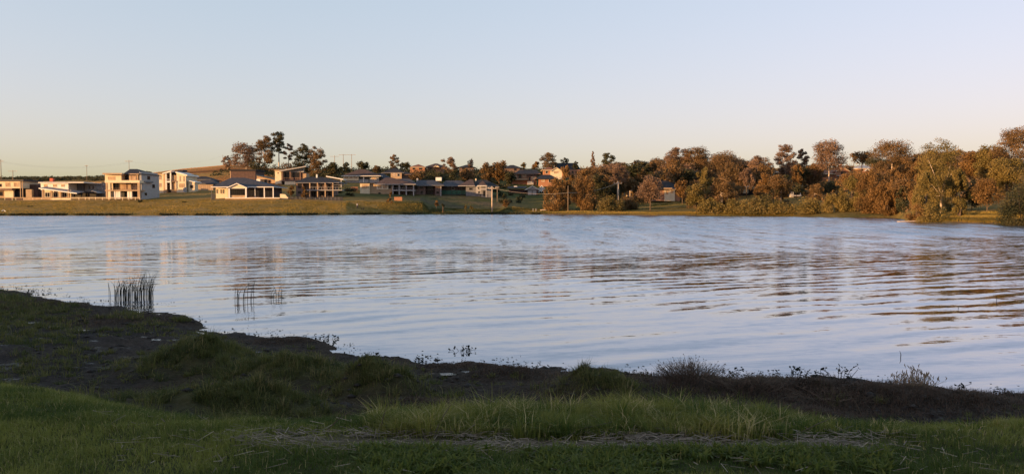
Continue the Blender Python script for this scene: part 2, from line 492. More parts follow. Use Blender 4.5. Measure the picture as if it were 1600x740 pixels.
# long regular crests running obliquely to the bank
vr = q.n('ShaderNodeSeparateXYZ'); q.l(q.pos((1,1,1), rot=R(-24)), vr.inputs[0])
warp = q.noise(q.pos((.10, .16, 1)), 1, 2)
ph = q.math('ADD', q.math('MULTIPLY', vr.outputs['Y'], 6.4), q.math('MULTIPLY', warp, 26.))
amp = q.math('MULTIPLY', q.rng(q.noise(q.pos((.16, .22, 1)), 1, 2), .35, .65, .2, 1.2), q.rng(dist, 35, 70, .027, .012))
sy = q.math('ADD', sy, q.math('MULTIPLY', q.math('SINE', ph), amp))
sy = q.math('SUBTRACT', q.math('MULTIPLY', sy, 1.12), q.math('MULTIPLY', q.math('ABSOLUTE', sy), .42))   # faces towards this bank are the steeper ones
cmb = q.n('ShaderNodeCombineXYZ'); q.l(sx, cmb.inputs[0]); q.l(sy, cmb.inputs[1]); cmb.inputs[2].default_value = 1
# at grazing angles only the wavelet faces that lean towards the eye are seen
inc = q.n('ShaderNodeVectorMath', operation='MULTIPLY'); q.l(q.n('ShaderNodeNewGeometry').outputs['Incoming'], inc.inputs[0]); inc.inputs[1].default_value = (1,1,0)
lean = q.n('ShaderNodeVectorMath', operation='SCALE'); q.l(inc.outputs[0], lean.inputs[0]); q.l(q.math('MULTIPLY', farf, q.rng(q.noise(q.pos((.5, .10, 1)), 1, 3, .65), .3, .7, .02, .25, smooth=False)), lean.inputs['Scale'])
tot = q.n('ShaderNodeVectorMath', operation='ADD'); q.l(cmb.outputs[0], tot.inputs[0]); q.l(lean.outputs[0], tot.inputs[1])
nrm = q.n('ShaderNodeVectorMath', operation='NORMALIZE'); q.l(tot.outputs[0], nrm.inputs[0])
fr = q.n('ShaderNodeFresnel'); fr.inputs['IOR'].default_value = 1.33; q.l(nrm.outputs[0], fr.inputs['Normal'])
gl = q.n('ShaderNodeBsdfGlossy'); gl.inputs['Color'].default_value = (.90,.915,1.0,1)
q.l(q.math('ADD', .015, q.math('MULTIPLY', farf, .06)), gl.inputs['Roughness']); q.l(nrm.outputs[0], gl.inputs['Normal'])
df = q.n('ShaderNodeBsdfDiffuse'); df.inputs['Color'].default_value = (.030,.034,.036,1)
mx = q.n('ShaderNodeMixShader')
q.l(q.rng(fr.outputs[0], 0, .9, .34, 1.0, smooth=False), mx.inputs[0])
q.l(df.outputs[0], mx.inputs[1]); q.l(gl.outputs[0], mx.inputs[2])
q.l(mx.outputs[0], q.t.nodes['Material Output'].inputs[0])
M['water'] = q.m
X, Y = np.meshgrid(np.linspace(-420, 300, 25), np.linspace(8, 330, 25), indexing='ij')
o = np_mesh('lake_water', np.stack([X, Y, 0*X], -1).reshape(-1,3), quads=grid_quads(25, 25)[:, ::-1], mat=M['water'])
o['kind'] = 'structure'

# ------------------------------------------------------------------ trees: tapered trunk, limbs, crown of many small leaf faces
def leaf_quads(C, size, droop=0., seed=0, aspect=.5):
    """one rhombus per centre: random tilt, or hanging when droop is near 1"""
    g = np.random.default_rng(seed)
    n = len(C)
    a = g.normal(size=(n, 3)); a[:, 2] -= droop*2.6
    a /= np.linalg.norm(a, axis=1)[:, None]
    b = np.cross(a, g.normal(size=(n, 3))); b /= np.linalg.norm(b, axis=1)[:, None]+1e-9
    L = (size*(.6+.8*g.random(n)))[:, None]
    V = np.stack([C-a*L*.5, C+b*L*aspect*.5, C+a*L*.5, C-b*L*aspect*.5], 1).reshape(-1, 3)
    return V, np.arange(4*n).reshape(-1, 4)

def tree(kind, px, w, ytop, ybot, Y, mat, label, group='trees round the lake', name=None, dens=1., bark='bark', trunkpx=None, yground=None, lean=0.):
    seed = int(abs(px*7+ytop*13+Y*3)) % 99991
    g = np.random.default_rng(seed)
    s = Y/F
    x0 = xpix(trunkpx if trunkpx is not None else px, Y)
    cx = xpix(px, Y)-x0
    zg = Hs(x0, Y) if yground is None else float(zpix(yground, Y))
    zt, zb = float(zpix(ytop, Y))-zg, max(float(zpix(ybot, Y))-zg, .05)
    hw = w*s/2
    hgt = zt-zb
    nm = name or {'gum':'gum_tree','oak':'sheoak_tree','conifer':'conifer_tree','round':'bushy_tree','bush':'shrub','open':'gum_tree','sap':'young_tree'}[kind]
    cat = {'bush':'bush'}.get(kind, 'tree')
    root = empty(nm, (x0, Y, zg), label, cat, group, rz=0)
    px_area = w*(ybot-ytop)*.41
    lw = max(.30*Y/240, .10)*(1.15 if kind in ('oak',) else 1.)
    if kind in ('gum', 'open'): dens *= 1.5
    N = int(np.clip(px_area*6.3*dens, 300, 15000))
    dep = hw*.85
    # clump centres and radii inside the crown's own outline
    cl = []
    if kind in ('gum', 'open'):
        n = int(np.clip(w*.75, 16, 44)) if kind == 'gum' else int(np.clip(w*.6, 12, 26))
        sk = g.normal(size=3)*.5                                   # every crown leans and bulges its own way
        for i in range(n):
            t = (i+g.random())/n
            an = i*2.399+g.random()*1.2
            rr = hw*(math.sin(math.pi*min(.97, .22+.62*t))**.7)*(1+.25*math.cos(an+sk[0]*4))
            q = .25+.72*g.random()**.55
            R_ = max(hw*(.24+.16*g.random())*(1.15 if kind == 'gum' else .95), 1.0)
            cl.append((cx+sk[1]*hw*.25*t+math.cos(an)*max(rr-R_*.4, 0)*q, math.sin(an)*dep*q, min(zb+hgt*(.03+.92*t*(1-.12*q)), zt-R_*.55), R_, R_*(.65+.25*g.random()), g.random()))
        for j in range(2): cl.append((cx+sk[1]*hw*.25+hw*.35*g.normal()*.6, 0, zt-hw*(.16+.1*j), hw*.2, hw*.16, g.random()))
    elif kind == 'round':
        n = int(np.clip(w*.7, 14, 40))
        for i in range(n):
            v = g.normal(size=3); v /= np.linalg.norm(v); q = g.random()**.4*.78
            R_ = hw*(.26+.18*g.random())
            cl.append((cx+v[0]*hw*q, v[1]*dep*q, zb+hgt*(.5+.5*v[2]*q*.95)-0*R_, R_, R_*.8, g.random()))
    elif kind == 'oak':
        n = int(np.clip(w*.9, 16, 60))
        for i in range(n):
            t = g.random()**.85
            rr = hw*(1-.12*(1-t))*(1-t**2.6)**.42
            an = g.random()*6.283; q = math.sqrt(g.random())
            R_ = hw*(.15+.12*g.random())*(1.2-.5*t)
            cl.append((cx+math.cos(an)*max(rr-R_*.6,0)*q, math.sin(an)*max(rr*.85-R_*.5,0)*q, zb+hgt*t*.93, R_, R_*1.5, g.random()))
    elif kind == 'conifer':
        n = int(np.clip(hgt/s*.9, 12, 40))
        for i in range(n):
            t = (i+.3)/n
            rr = hw*(1-t)**.8*(.7+.4*g.random())
            for k in range(3):
                an = g.random()*6.283
                R_ = hw*.30*(1.15-.8*t)
                cl.append((cx+math.cos(an)*rr*.7, math.sin(an)*rr*.7, zb+hgt*t, R_, R_*.7, g.random()))
    elif kind in ('bush', 'sap'):
        n = int(np.clip(w*.6, 7, 40))
        for i in range(n):
            an = g.random()*6.283; q = math.sqrt(g.random()); t = g.random()
            R_ = min(hw, hgt)*(.30+.22*g.random())
            top = math.sqrt(max(0, 1-q*q*.85))
            cl.append((cx+math.cos(an)*q*hw*.85, math.sin(an)*q*dep*.8, zb+max(hgt*t*top-R_*.25, R_*.25), R_, R_*.8, g.random()))
    cl = np.array(cl)
    vol = cl[:, 3]**2; vol /= vol.sum()
    idx = g.choice(len(cl), N, p=vol)
    v = g.normal(size=(N, 3)); v /= np.linalg.norm(v, axis=1)[:, None]
    rad = (g.random(N)**.45)*(1+.35*(g.random(N) < .12)*g.random(N))
    if kind in ('gum', 'open'): v[:, 2] = np.where(v[:, 2] < 0, v[:, 2]*.5, v[:, 2])
    C = cl[idx, :3]+v*rad[:, None]*np.stack([cl[idx, 3], cl[idx, 3], cl[idx, 4]], 1)
    C[:, 2] = np.maximum(C[:, 2], .12)
    V, Q = leaf_quads(C, np.full(N, lw*1.4), droop={'oak':.75,'gum':.35,'open':.35}.get(kind, 0.), seed=seed, aspect=.42 if kind in ('oak','gum','open') else .62)
    tint = np.repeat(np.clip(cl[idx, 5]*.82+.18*g.random(N), 0, 1), 4)
    np_mesh('crown', V, quads=Q, mat=M[mat], parent=root, attrs=dict(tint=tint))
    # trunk and limbs
    tm = MB()
    r0 = max(.0135*(zt), .05)*(1.1 if kind in ('gum','open') else 1)
    if kind != 'bush':
        fork = zb+hgt*(.12 if kind in ('gum','open') else .5)
        mid = [(lean*hw*.2, 0, fork*.5), (lean*hw*.3+cx*.6, 0, fork)]
        tm.tube([(0,0,-.6), *mid], [r0*1.25, r0, r0*.72], 6)
        order = np.argsort(-cl[:, 3])[:(9 if kind in ('gum','open') else 5)]
        for k in order:
            c = cl[k]
            m = ((mid[1][0]+c[0])/2+hw*.06, c[1]*.4, (fork+c[2])/2-hgt*.02)
            tm.tube([mid[1], m, tuple(c[:3])], [r0*.5, r0*.32, r0*.12], 4)
    else:
        for k in range(min(6, len(cl))):
            tm.tube([(cx*.5+.1*k-.25, 0, -.3), (cl[k][0]*.5, cl[k][1]*.5, cl[k][2]*.5), tuple(cl[k][:3])], [.07, .05, .02], 4)
    tm.build('trunk', M[bark], root, smooth=True)
    return root

TREES = [
 # --- the gums on the hilltop behind the brown shed
 ('gum', 357, 15, 243, 263, 415, 'pinkl', 'small gum at the lower left foot of the hilltop gum grove'),
 ('gum', 386, 42, 222, 262, 405, 'pinkl', 'broad dusty pink gum with pale trunk behind the brown shed'),
 ('gum', 414, 34, 211, 256, 400, 'brownl', 'tall straight gum with pale trunk rising behind the brown shed roof'),
 ('gum', 437, 26, 205, 240, 402, 'darkl', 'highest gum of the hilltop grove with a ragged leaning top'),
 ('open', 452, 16, 224, 250, 410, 'pinkl', 'thin see through gum standing in the gap of the hilltop grove'),
 ('gum', 474, 34, 224, 272, 385, 'darkl', 'dark heavy gum behind the house with the sloping roof'),
 ('gum', 494, 32, 228, 276, 380, 'brownl', 'dark gum at the right hand end of the hilltop grove'),
 ('bush', 405, 36, 249, 275, 390, 'darkl', 'dark scrubby bush under the hilltop gums above the shed'),
 ('bush', 447, 46, 254, 276, 392, 'brownl', 'wide dark bush between the hilltop gum trunks'),
 ('round', 521, 26, 251, 277, 372, 'darkl', 'round dark tree beside the hilltop gum grove'),
 ('round', 541, 18, 252, 275, 372, 'darkl', 'small dark tree in front of the three power poles'),
 ('round', 568, 24, 249, 270, 372, 'darkl', 'dark bushy tree peeping over the hip roofed house'),
 ('round', 589, 15, 251, 274, 368, 'brownl', 'narrow brown tree behind the hip roofed upper house'),
 ('gum', 616, 17, 241, 266, 385, 'brownl', 'upright gum on the skyline above the houses in mid slope'),
 ('round', 632, 18, 251, 268, 380, 'darkl', 'dark rounded tree touching the upright skyline gum'),
 ('bush', 655, 30, 262, 284, 350, 'brownl', 'brown bush below the orange roofed hilltop house'),
 ('bush', 682, 30, 264, 286, 345, 'darkl', 'dark green bush in the middle of the hillside above the dark roofs'),
 ('open', 706, 28, 245, 272, 385, 'pinkl', 'airy flat topped gum on the skyline showing sky through its crown'),
 ('bush', 712, 28, 266, 287, 340, 'darkl', 'dark bush beneath the airy flat topped gum'),
 ('round', 730, 28, 260, 288, 345, 'brownl', 'brown bushy tree left of the big dark hillside tree'),
 ('open', 736, 10, 249, 262, 390, 'pinkl', 'pale feathery treetop on the skyline left of the big dark tree'),
 ('round', 762, 28, 247, 290, 335, 'brownl', 'big brown bushy hillside tree above the pale roofed house, left half'),
 ('round', 780, 32, 245, 294, 335, 'rustl', 'big bushy hillside tree with knobbly top above the wooden power pole'),
 ('round', 797, 22, 264, 296, 330, 'darkl', 'dark low tree left of the long brick house'),
 ('round', 818, 11, 252, 266, 395, 'olive', 'small pale green tree on the skyline above the long brick house'),
 ('round', 838, 15, 251, 268, 390, 'rustl', 'small rounded rusty tree on the skyline beside the aerial'),
 ('gum', 860, 30, 238, 266, 385, 'brownl', 'spreading brown gum on the skyline above the cream gabled house'),
 ('open', 883, 13, 246, 262, 392, 'darkl', 'small dark twisted tree over the dark hilltop roof'),
 ('round', 899, 12, 250, 266, 385, 'darkl', 'dark little tree at the right end of the dark hilltop roof'),
 ('round', 790, 16, 312, 331, 246, 'rustl', 'low reddish bush at the shore right of the wooden power pole'),
 # --- she-oaks at the water's edge
 ('oak', 868, 46, 278, 332, 243, 'rustl', 'dense rusty she-oak at the water edge left of the pale leaning pole'),
 ('oak', 884, 36, 256, 328, 250, 'rustl', 'taller rusty she-oak standing behind the pale leaning pole'),
 ('oak', 912, 46, 262, 332, 243, 'rustl', 'broad rusty she-oak right of the pale leaning pole'),
 ('conifer', 926, 15, 236, 275, 350, 'pinkl', 'slim pale conifer on the skyline behind the she-oaks'),
 ('gum', 948, 25, 238, 266, 345, 'darkl', 'dark layered pine like tree on the skyline behind the she-oaks'),
 ('round', 938, 34, 262, 322, 262, 'darkl', 'dark shadowed tree filling the hollow right of the she-oaks'),
 ('round', 962, 36, 284, 326, 268, 'darkl', 'black green tree behind the tall power pole'),
 ('gum', 966, 34, 256, 284, 262, 'pinkl', 'pinkish gum crown spreading above the tall power pole'),
 ('round', 982, 22, 252, 296, 285, 'darkl', 'dark columnar tree right of the pinkish gum crown'),
 ('oak', 999, 30, 262, 304, 275, 'brownl', 'brown upright she-oak behind the rounded shore tree'),
 ('round', 1006, 24, 245, 275, 330, 'darkl', 'dark tree on the skyline between the pine and the big gums'),
 ('round', 1020, 18, 249, 278, 335, 'brownl', 'brown round tree on the skyline left of the airy gums'),
 ('bush', 956, 40, 303, 335, 233, 'olive', 'olive bush on the bank in front of the tall power pole'),
 ('bush', 983, 34, 305, 331, 238, 'brownl', 'brown olive bush on the bank left of the rounded shore tree'),
 ('round', 1016, 48, 271, 321, 226, 'pinkl', 'rounded pink brown shore tree with a short trunk on the grass bank'),
 # --- the grove right of centre
 ('open', 1051, 46, 229, 268, 315, 'pinkl', 'tall airy gum with sky showing through its domed crown'),
 ('gum', 1089, 50, 229, 276, 312, 'brownl', 'tall dense gum beside the airy domed gum'),
 ('oak', 1054, 56, 250, 294, 290, 'rustl', 'dark rusty tree in front of the airy domed gum'),
 ('gum', 1128, 58, 237, 282, 300, 'brownl', 'wide drooping brown gum right of the tall dense gum'),
 ('round', 1100, 40, 262, 296, 285, 'brownl', 'brown tree mass left of the little pale gable roof'),
 ('oak', 1141, 50, 256, 298, 275, 'brownl', 'brown tree over the shore tree with white limbs'),
 ('open', 1182, 46, 243, 280, 295, 'pinkl', 'pale topped gum left of the white roofed hill house'),
 ('oak', 1166, 30, 262, 292, 272, 'pinkl', 'pinkish tree above the cream house with the carport'),
 ('round', 1196, 34, 264, 308, 262, 'rustl', 'rusty tree in front of the cream house with the carport'),
 ('round', 1066, 26, 278, 312, 254, 'rustl', 'rusty round tree at the end wall of the half hidden white house'),
 ('round', 1088, 38, 280, 332, 214, 'goldl', 'golden olive rounded tree at the end of the grassy bank'),
 ('open', 1136, 50, 283, 310, 215, 'brownl', 'spreading shore tree with bare white limbs and pale trunk'),
 ('bush', 1112, 42, 308, 337, 208, 'goldl', 'golden olive willow bush at the waterline below the white limbed tree'),
 ('bush', 1152, 40, 306, 338, 205, 'goldl', 'olive waterline bush just right of the pale trunk'),
 ('bush', 1186, 42, 303, 338, 202, 'olive', 'tall olive bush at the waterline below the rusty tree'),
 ('bush', 1222, 44, 308, 338, 199, 'goldl', 'yellowish bush at the waterline below the small white shed'),
 ('bush', 1262, 46, 305, 338, 194, 'goldl', 'wide golden bush at the waterline left of the great rusty mass'),
 ('gum', 1226, 34, 224, 274, 300, 'pinkl', 'tall pale brown conifer on the skyline'),
 ('open', 1253, 25, 232, 268, 305, 'pinkl', 'slim airy gum between the conifer and the great umbrella gum'),
 ('oak', 1244, 30, 255, 292, 280, 'rustl', 'rusty tree under the slim airy gum'),
 ('gum', 1294, 54, 218, 266, 285, 'pinkl', 'great umbrella gum with a tall pale trunk above the orange gable'),
 ('round', 1219, 34, 268, 306, 262, 'darkl', 'dark tree below the tall pale conifer'),
 ('round', 1244, 30, 284, 304, 250, 'darkl', 'dark tree behind the small white shed'),
 ('round', 1274, 30, 283, 312, 240, 'rustl', 'round reddish tree right of the small white shed'),
 ('round', 1298, 36, 282, 312, 250, 'darkl', 'dark shaded tree below the orange gabled house'),
 ('round', 1345, 36, 234, 258, 300, 'brownl', 'brown treetop left of the widest skyline gum'),
 ('gum', 1392, 70, 221, 258, 280, 'brownl', 'widest flat crowned gum on the skyline'),
 ('round', 1366, 34, 246, 262, 270, 'darkl', 'dark tree just under the widest flat crowned gum'),
 ('oak', 1330, 54, 276, 334, 188, 'goldl', 'golden olive shoulder of foliage left of the great rusty she-oak'),
 ('oak', 1300, 40, 302, 338, 190, 'goldl', 'low golden she-oak at the waterline beside the yellow bushes'),
 ('oak', 1362, 62, 262, 340, 180, 'rustl', 'great rusty she-oak hanging over the water'),
 ('oak', 1400, 40, 266, 334, 175, 'rustl', 'rusty she-oak left of the dark gap in the trees'),
 ('oak', 1386, 34, 298, 340, 174, 'rustl', 'small reddish she-oak touching the water beside the dark gap'),
 ('oak', 1408, 26, 286, 339, 168, 'darkl', 'dark leaved she-oak standing for the shadow in the gap beside the point'),  # shadow of the gap put into the dark leaf colour
 # --- the point on the right
 ('gum', 1470, 70, 214, 318, 136, 'goldl', 'tallest golden she-oak on the point with tufted top'),
 ('oak', 1446, 50, 268, 345, 130, 'goldl', 'front golden she-oak leaning over the water at the point'),
 ('oak', 1434, 46, 246, 330, 150, 'rustl', 'rusty she-oak at the left edge of the point'),
 ('oak', 1494, 44, 254, 326, 132, 'goldl', 'golden she-oak on the point right of the tallest one'),
 ('round', 1514, 40, 224, 286, 155, 'rustl', 'rusty tree with a shaded hollow behind the point'),
 ('round', 1518, 44, 282, 330, 134, 'darkl', 'very dark tree in the hollow above the grassy bank'),
 ('round', 1545, 54, 214, 290, 150, 'goldl', 'broad golden tree rising toward the edge of the photo'),
 ('gum', 1582, 66, 198, 262, 145, 'brownl', 'highest brown gum at the edge of the photo'),
 ('round', 1572, 60, 236, 312, 132, 'goldl', 'golden tree mass below the highest brown gum'),
 ('round', 1542, 46, 276, 326, 128, 'rustl', 'reddish tree above the golden bank of the point'),
 ('bush', 1594, 62, 256, 352, 104, 'darkl', 'big dark green bush at the water on the edge of the photo'),
 ('bush', 1431, 30, 316, 347, 127, 'rustl', 'low rusty foliage trailing into the water at the tip of the point'),
 ('bush', 1458, 40, 318, 347, 123, 'goldl', 'low golden foliage at the waterline under the front she-oak of the point'),
 ('bush', 1414, 22, 306, 341, 160, 'darkl', 'black green bush down at the water in the dark gap beside the point'),
 ('oak', 1452, 60, 250, 330, 142, 'goldl', 'golden she-oak in the middle of the point behind the front one'),
 ('oak', 1372, 54, 250, 320, 195, 'brownl', 'brown she-oak rising behind the great rusty one'),
 ('round', 1330, 50, 262, 300, 225, 'rustl', 'rusty tree between the orange gable and the great she-oak'),
 ('round', 1410, 50, 240, 300, 200, 'rustl', 'rusty tree under the right end of the widest skyline gum'),
 ('bush', 1500, 22, 312, 336, 122, 'goldl', 'small golden shrub on the bank of the point'),
 # --- saplings and shrubs on the mown far bank
 ('sap', 455, 14, 287, 306, 246, 'rustl', 'thin brown sapling in front of the two storey house with balconies'),
 ('sap', 477, 14, 286, 306, 246, 'rustl', 'second thin brown sapling, nearer the balcony posts of the same house'),
 ('sap', 610, 11, 297, 316, 244, 'rustl', 'orange leaved sapling on the bank below the cream house'),
 ('sap', 682, 8, 312, 321, 246, 'rustl', 'small orange sapling on the bank below the brick house'),
 ('sap', 727, 5, 318, 325, 247, 'goldl', 'tiny yellow sapling, the first of two on the dusky bank'),
 ('sap', 737, 5, 318, 325, 247, 'goldl', 'tiny yellow sapling, the one nearer the wooden power pole'),
 ('bush', 46, 14, 322, 327, 228, 'darkl', 'low dark shrub clump on the lawn below the pale fence'),
 ('bush', 219, 7, 312, 318, 240, 'darkl', 'small round dark shrub at the corner of the fence'),
 ('bush', 288, 8, 316, 322, 238, 'darkl', 'small dark shrub alone on the golden lawn'),
 ('bush', 692, 6, 318, 322, 244, 'darkl', 'tiny dark shrub beside the small orange sapling'),
]
for t in TREES:
    tree(*t, bark='dbark' if t[0] in ('oak', 'round', 'sap', 'bush', 'conifer') else 'bark')

# the wooded slope between them: trees nothing tells apart, one built per kind and copied
def copy_tree(src, x, y, sc, rz, sz):
    r = src.copy(); COL.objects.link(r)
    r.location = (x, y, Hs(x, y)-.2); r.scale = (sc, sc, sz); r.rotation_euler.z = rz
    for ch in src.children:
        c = ch.copy(); COL.objects.link(c); c.parent = r
    return r
def wood():
    g = np.random.default_rng(77)
    protos = [tree(k, 1040+30*i, w_, 250, 280, 320, m, 'one of the '+l+' in the wooded slope behind the shore trees', l+' of the wooded slope')
              for i, (k, w_, m, l) in enumerate((('round', 34, 'brownl', 'brown bushy trees'), ('oak', 32, 'rustl', 'rusty upright trees'), ('gum', 44, 'brownl', 'brown open crowned gums'),
                                                 ('round', 30, 'darkl', 'dark bushy trees'), ('oak', 36, 'brownl', 'brown upright trees'), ('gum', 40, 'pinkl', 'pinkish gums')))]
    pH = [float(zpix(250, 320))-p.location.z for p in protos]
    n = 0
    for i in range(900):
        if n >= 150: break
        px = g.uniform(905, 1560); Y = g.uniform(268, 400)
        top = np.interp(px, [905, 960, 1000, 1100, 1160, 1240, 1300, 1380, 1420, 1560], [260, 254, 246, 240, 246, 252, 258, 246, 240, 230])+g.uniform(-2, 28)
        x = xpix(px, Y); z = Hs(x, Y); h = float(zpix(top, Y))-z
        if not 5 < h < 18: continue
        if any(a-7 < px < b+7 and Y < yy+6 for a, b, yy in KEEP_CLEAR): continue
        src = protos[n % 6]
        s_ = h/pH[n % 6]
        if n < 6: r = src; r.location = (x, Y, z-.2); r.scale = (s_, s_, s_)
        else: copy_tree(src, x, Y, s_*g.uniform(1.0, 1.5), g.uniform(-.6, .6), s_)
        n += 1
def shore_wood():
    """the second rank of trees, just behind those at the water"""
    g = np.random.default_rng(99)
    l = 'olive brown trees massed just behind the waterline bushes'
    pr = [tree(k, 1100+40*i, 40, 262, 312, 240, m, 'one of the '+l+', '+d, l, ) for i, (k, m, d) in enumerate((('oak','goldl','golden and upright'), ('round','rustl','rusty and round'), ('oak','brownl','brown and upright'), ('round','brownl','brown and round')))]
    pH = [float(zpix(262, 240))-p.location.z for p in pr]
    for n in range(40):
        px = 1066+(1425-1066)*(n+g.random())/40
        Y = float(np.interp(px, SHP, SHY))+g.uniform(10, 42)
        top = g.uniform(266, 296)
        if any(a-5 < px < b+5 and Y < yy+6 for a, b, yy in KEEP_CLEAR): continue
        x = xpix(px, Y); z = Hs(x, Y); s_ = (float(zpix(top, Y))-z)/pH[n % 4]
        if n < 4: pr[n].location = (x, Y, z-.2); pr[n].scale = (s_*1.2, s_, s_)
        else: copy_tree(pr[n % 4], x, Y, s_*g.uniform(1.0, 1.5), g.uniform(-.6, .6), s_)
def far_scrub(name, label, regions, mat, seed, leaf=.55):
    """undergrowth that nobody could count, as one mass of small leaf faces"""
    g = np.random.default_rng(seed)
    Cs, tn = [], []
    for (p0, p1, y0, y1, n, h) in regions:
        for i in range(n):
            p, Y = g.uniform(p0, p1), math.sqrt(g.uniform(y0*y0, y1*y1))
            x = xpix(p, Y)
            if any(a-4 < p < b+4 and Y < yy+15 and Y > yy-45 for a, b, yy in KEEP_CLEAR): continue
            k = 70
            v = g.normal(size=(k, 3)); v /= np.linalg.norm(v, axis=1)[:, None]
            r = h*(.6+.7*g.random())
            c = v*(g.random(k)**.5)[:, None]*np.array([r*1.3, r*1.2, r*.9])+np.array([x, Y, Hs(x, Y)+r*.45])
            Cs.append(c); tn.append(np.clip(g.random()*.75+.25*g.random(k), 0, 1))
    C = np.concatenate(Cs); t = np.concatenate(tn)
    V, Q = leaf_quads(C, np.full(len(C), leaf*1.6), .2, seed)
    o = np_mesh(name, V, quads=Q, mat=M[mat], attrs=dict(tint=np.repeat(t, 4)))
    tag(o, label, None, None, 'stuff')
KEEP_CLEAR = [(333,440,248),(360,402,330),(430,482,310),(402,436,310),(445,536,258),(535,606,330),(563,652,275),(605,642,352),(640,692,280),
              (690,736,285),(715,778,283),(803,845,342),(822,850,300),(848,906,378),(848,878,340),(1010,1066,268),(1100,1120,330),(1148,1178,292),(1198,1228,350),(1283,1334,342),(1340,1368,372),(1232,1252,262)]
wood()
shore_wood()
far_scrub('hillside_scrub', 'brown undergrowth between the trees of the lake side', [(860,1420,262,430,900,3.0),(1090,1420,215,275,70,1.4),(1420,1620,150,300,110,1.8)], 'brownl', 5)
far_scrub('dark_scrub', 'dark scrub over the hill behind the houses', [(500,860,352,450,300,2.6),(440,860,262,350,330,1.0),(-40,235,470,640,420,1.5),(330,520,370,430,60,1.6)], 'darkl', 6)

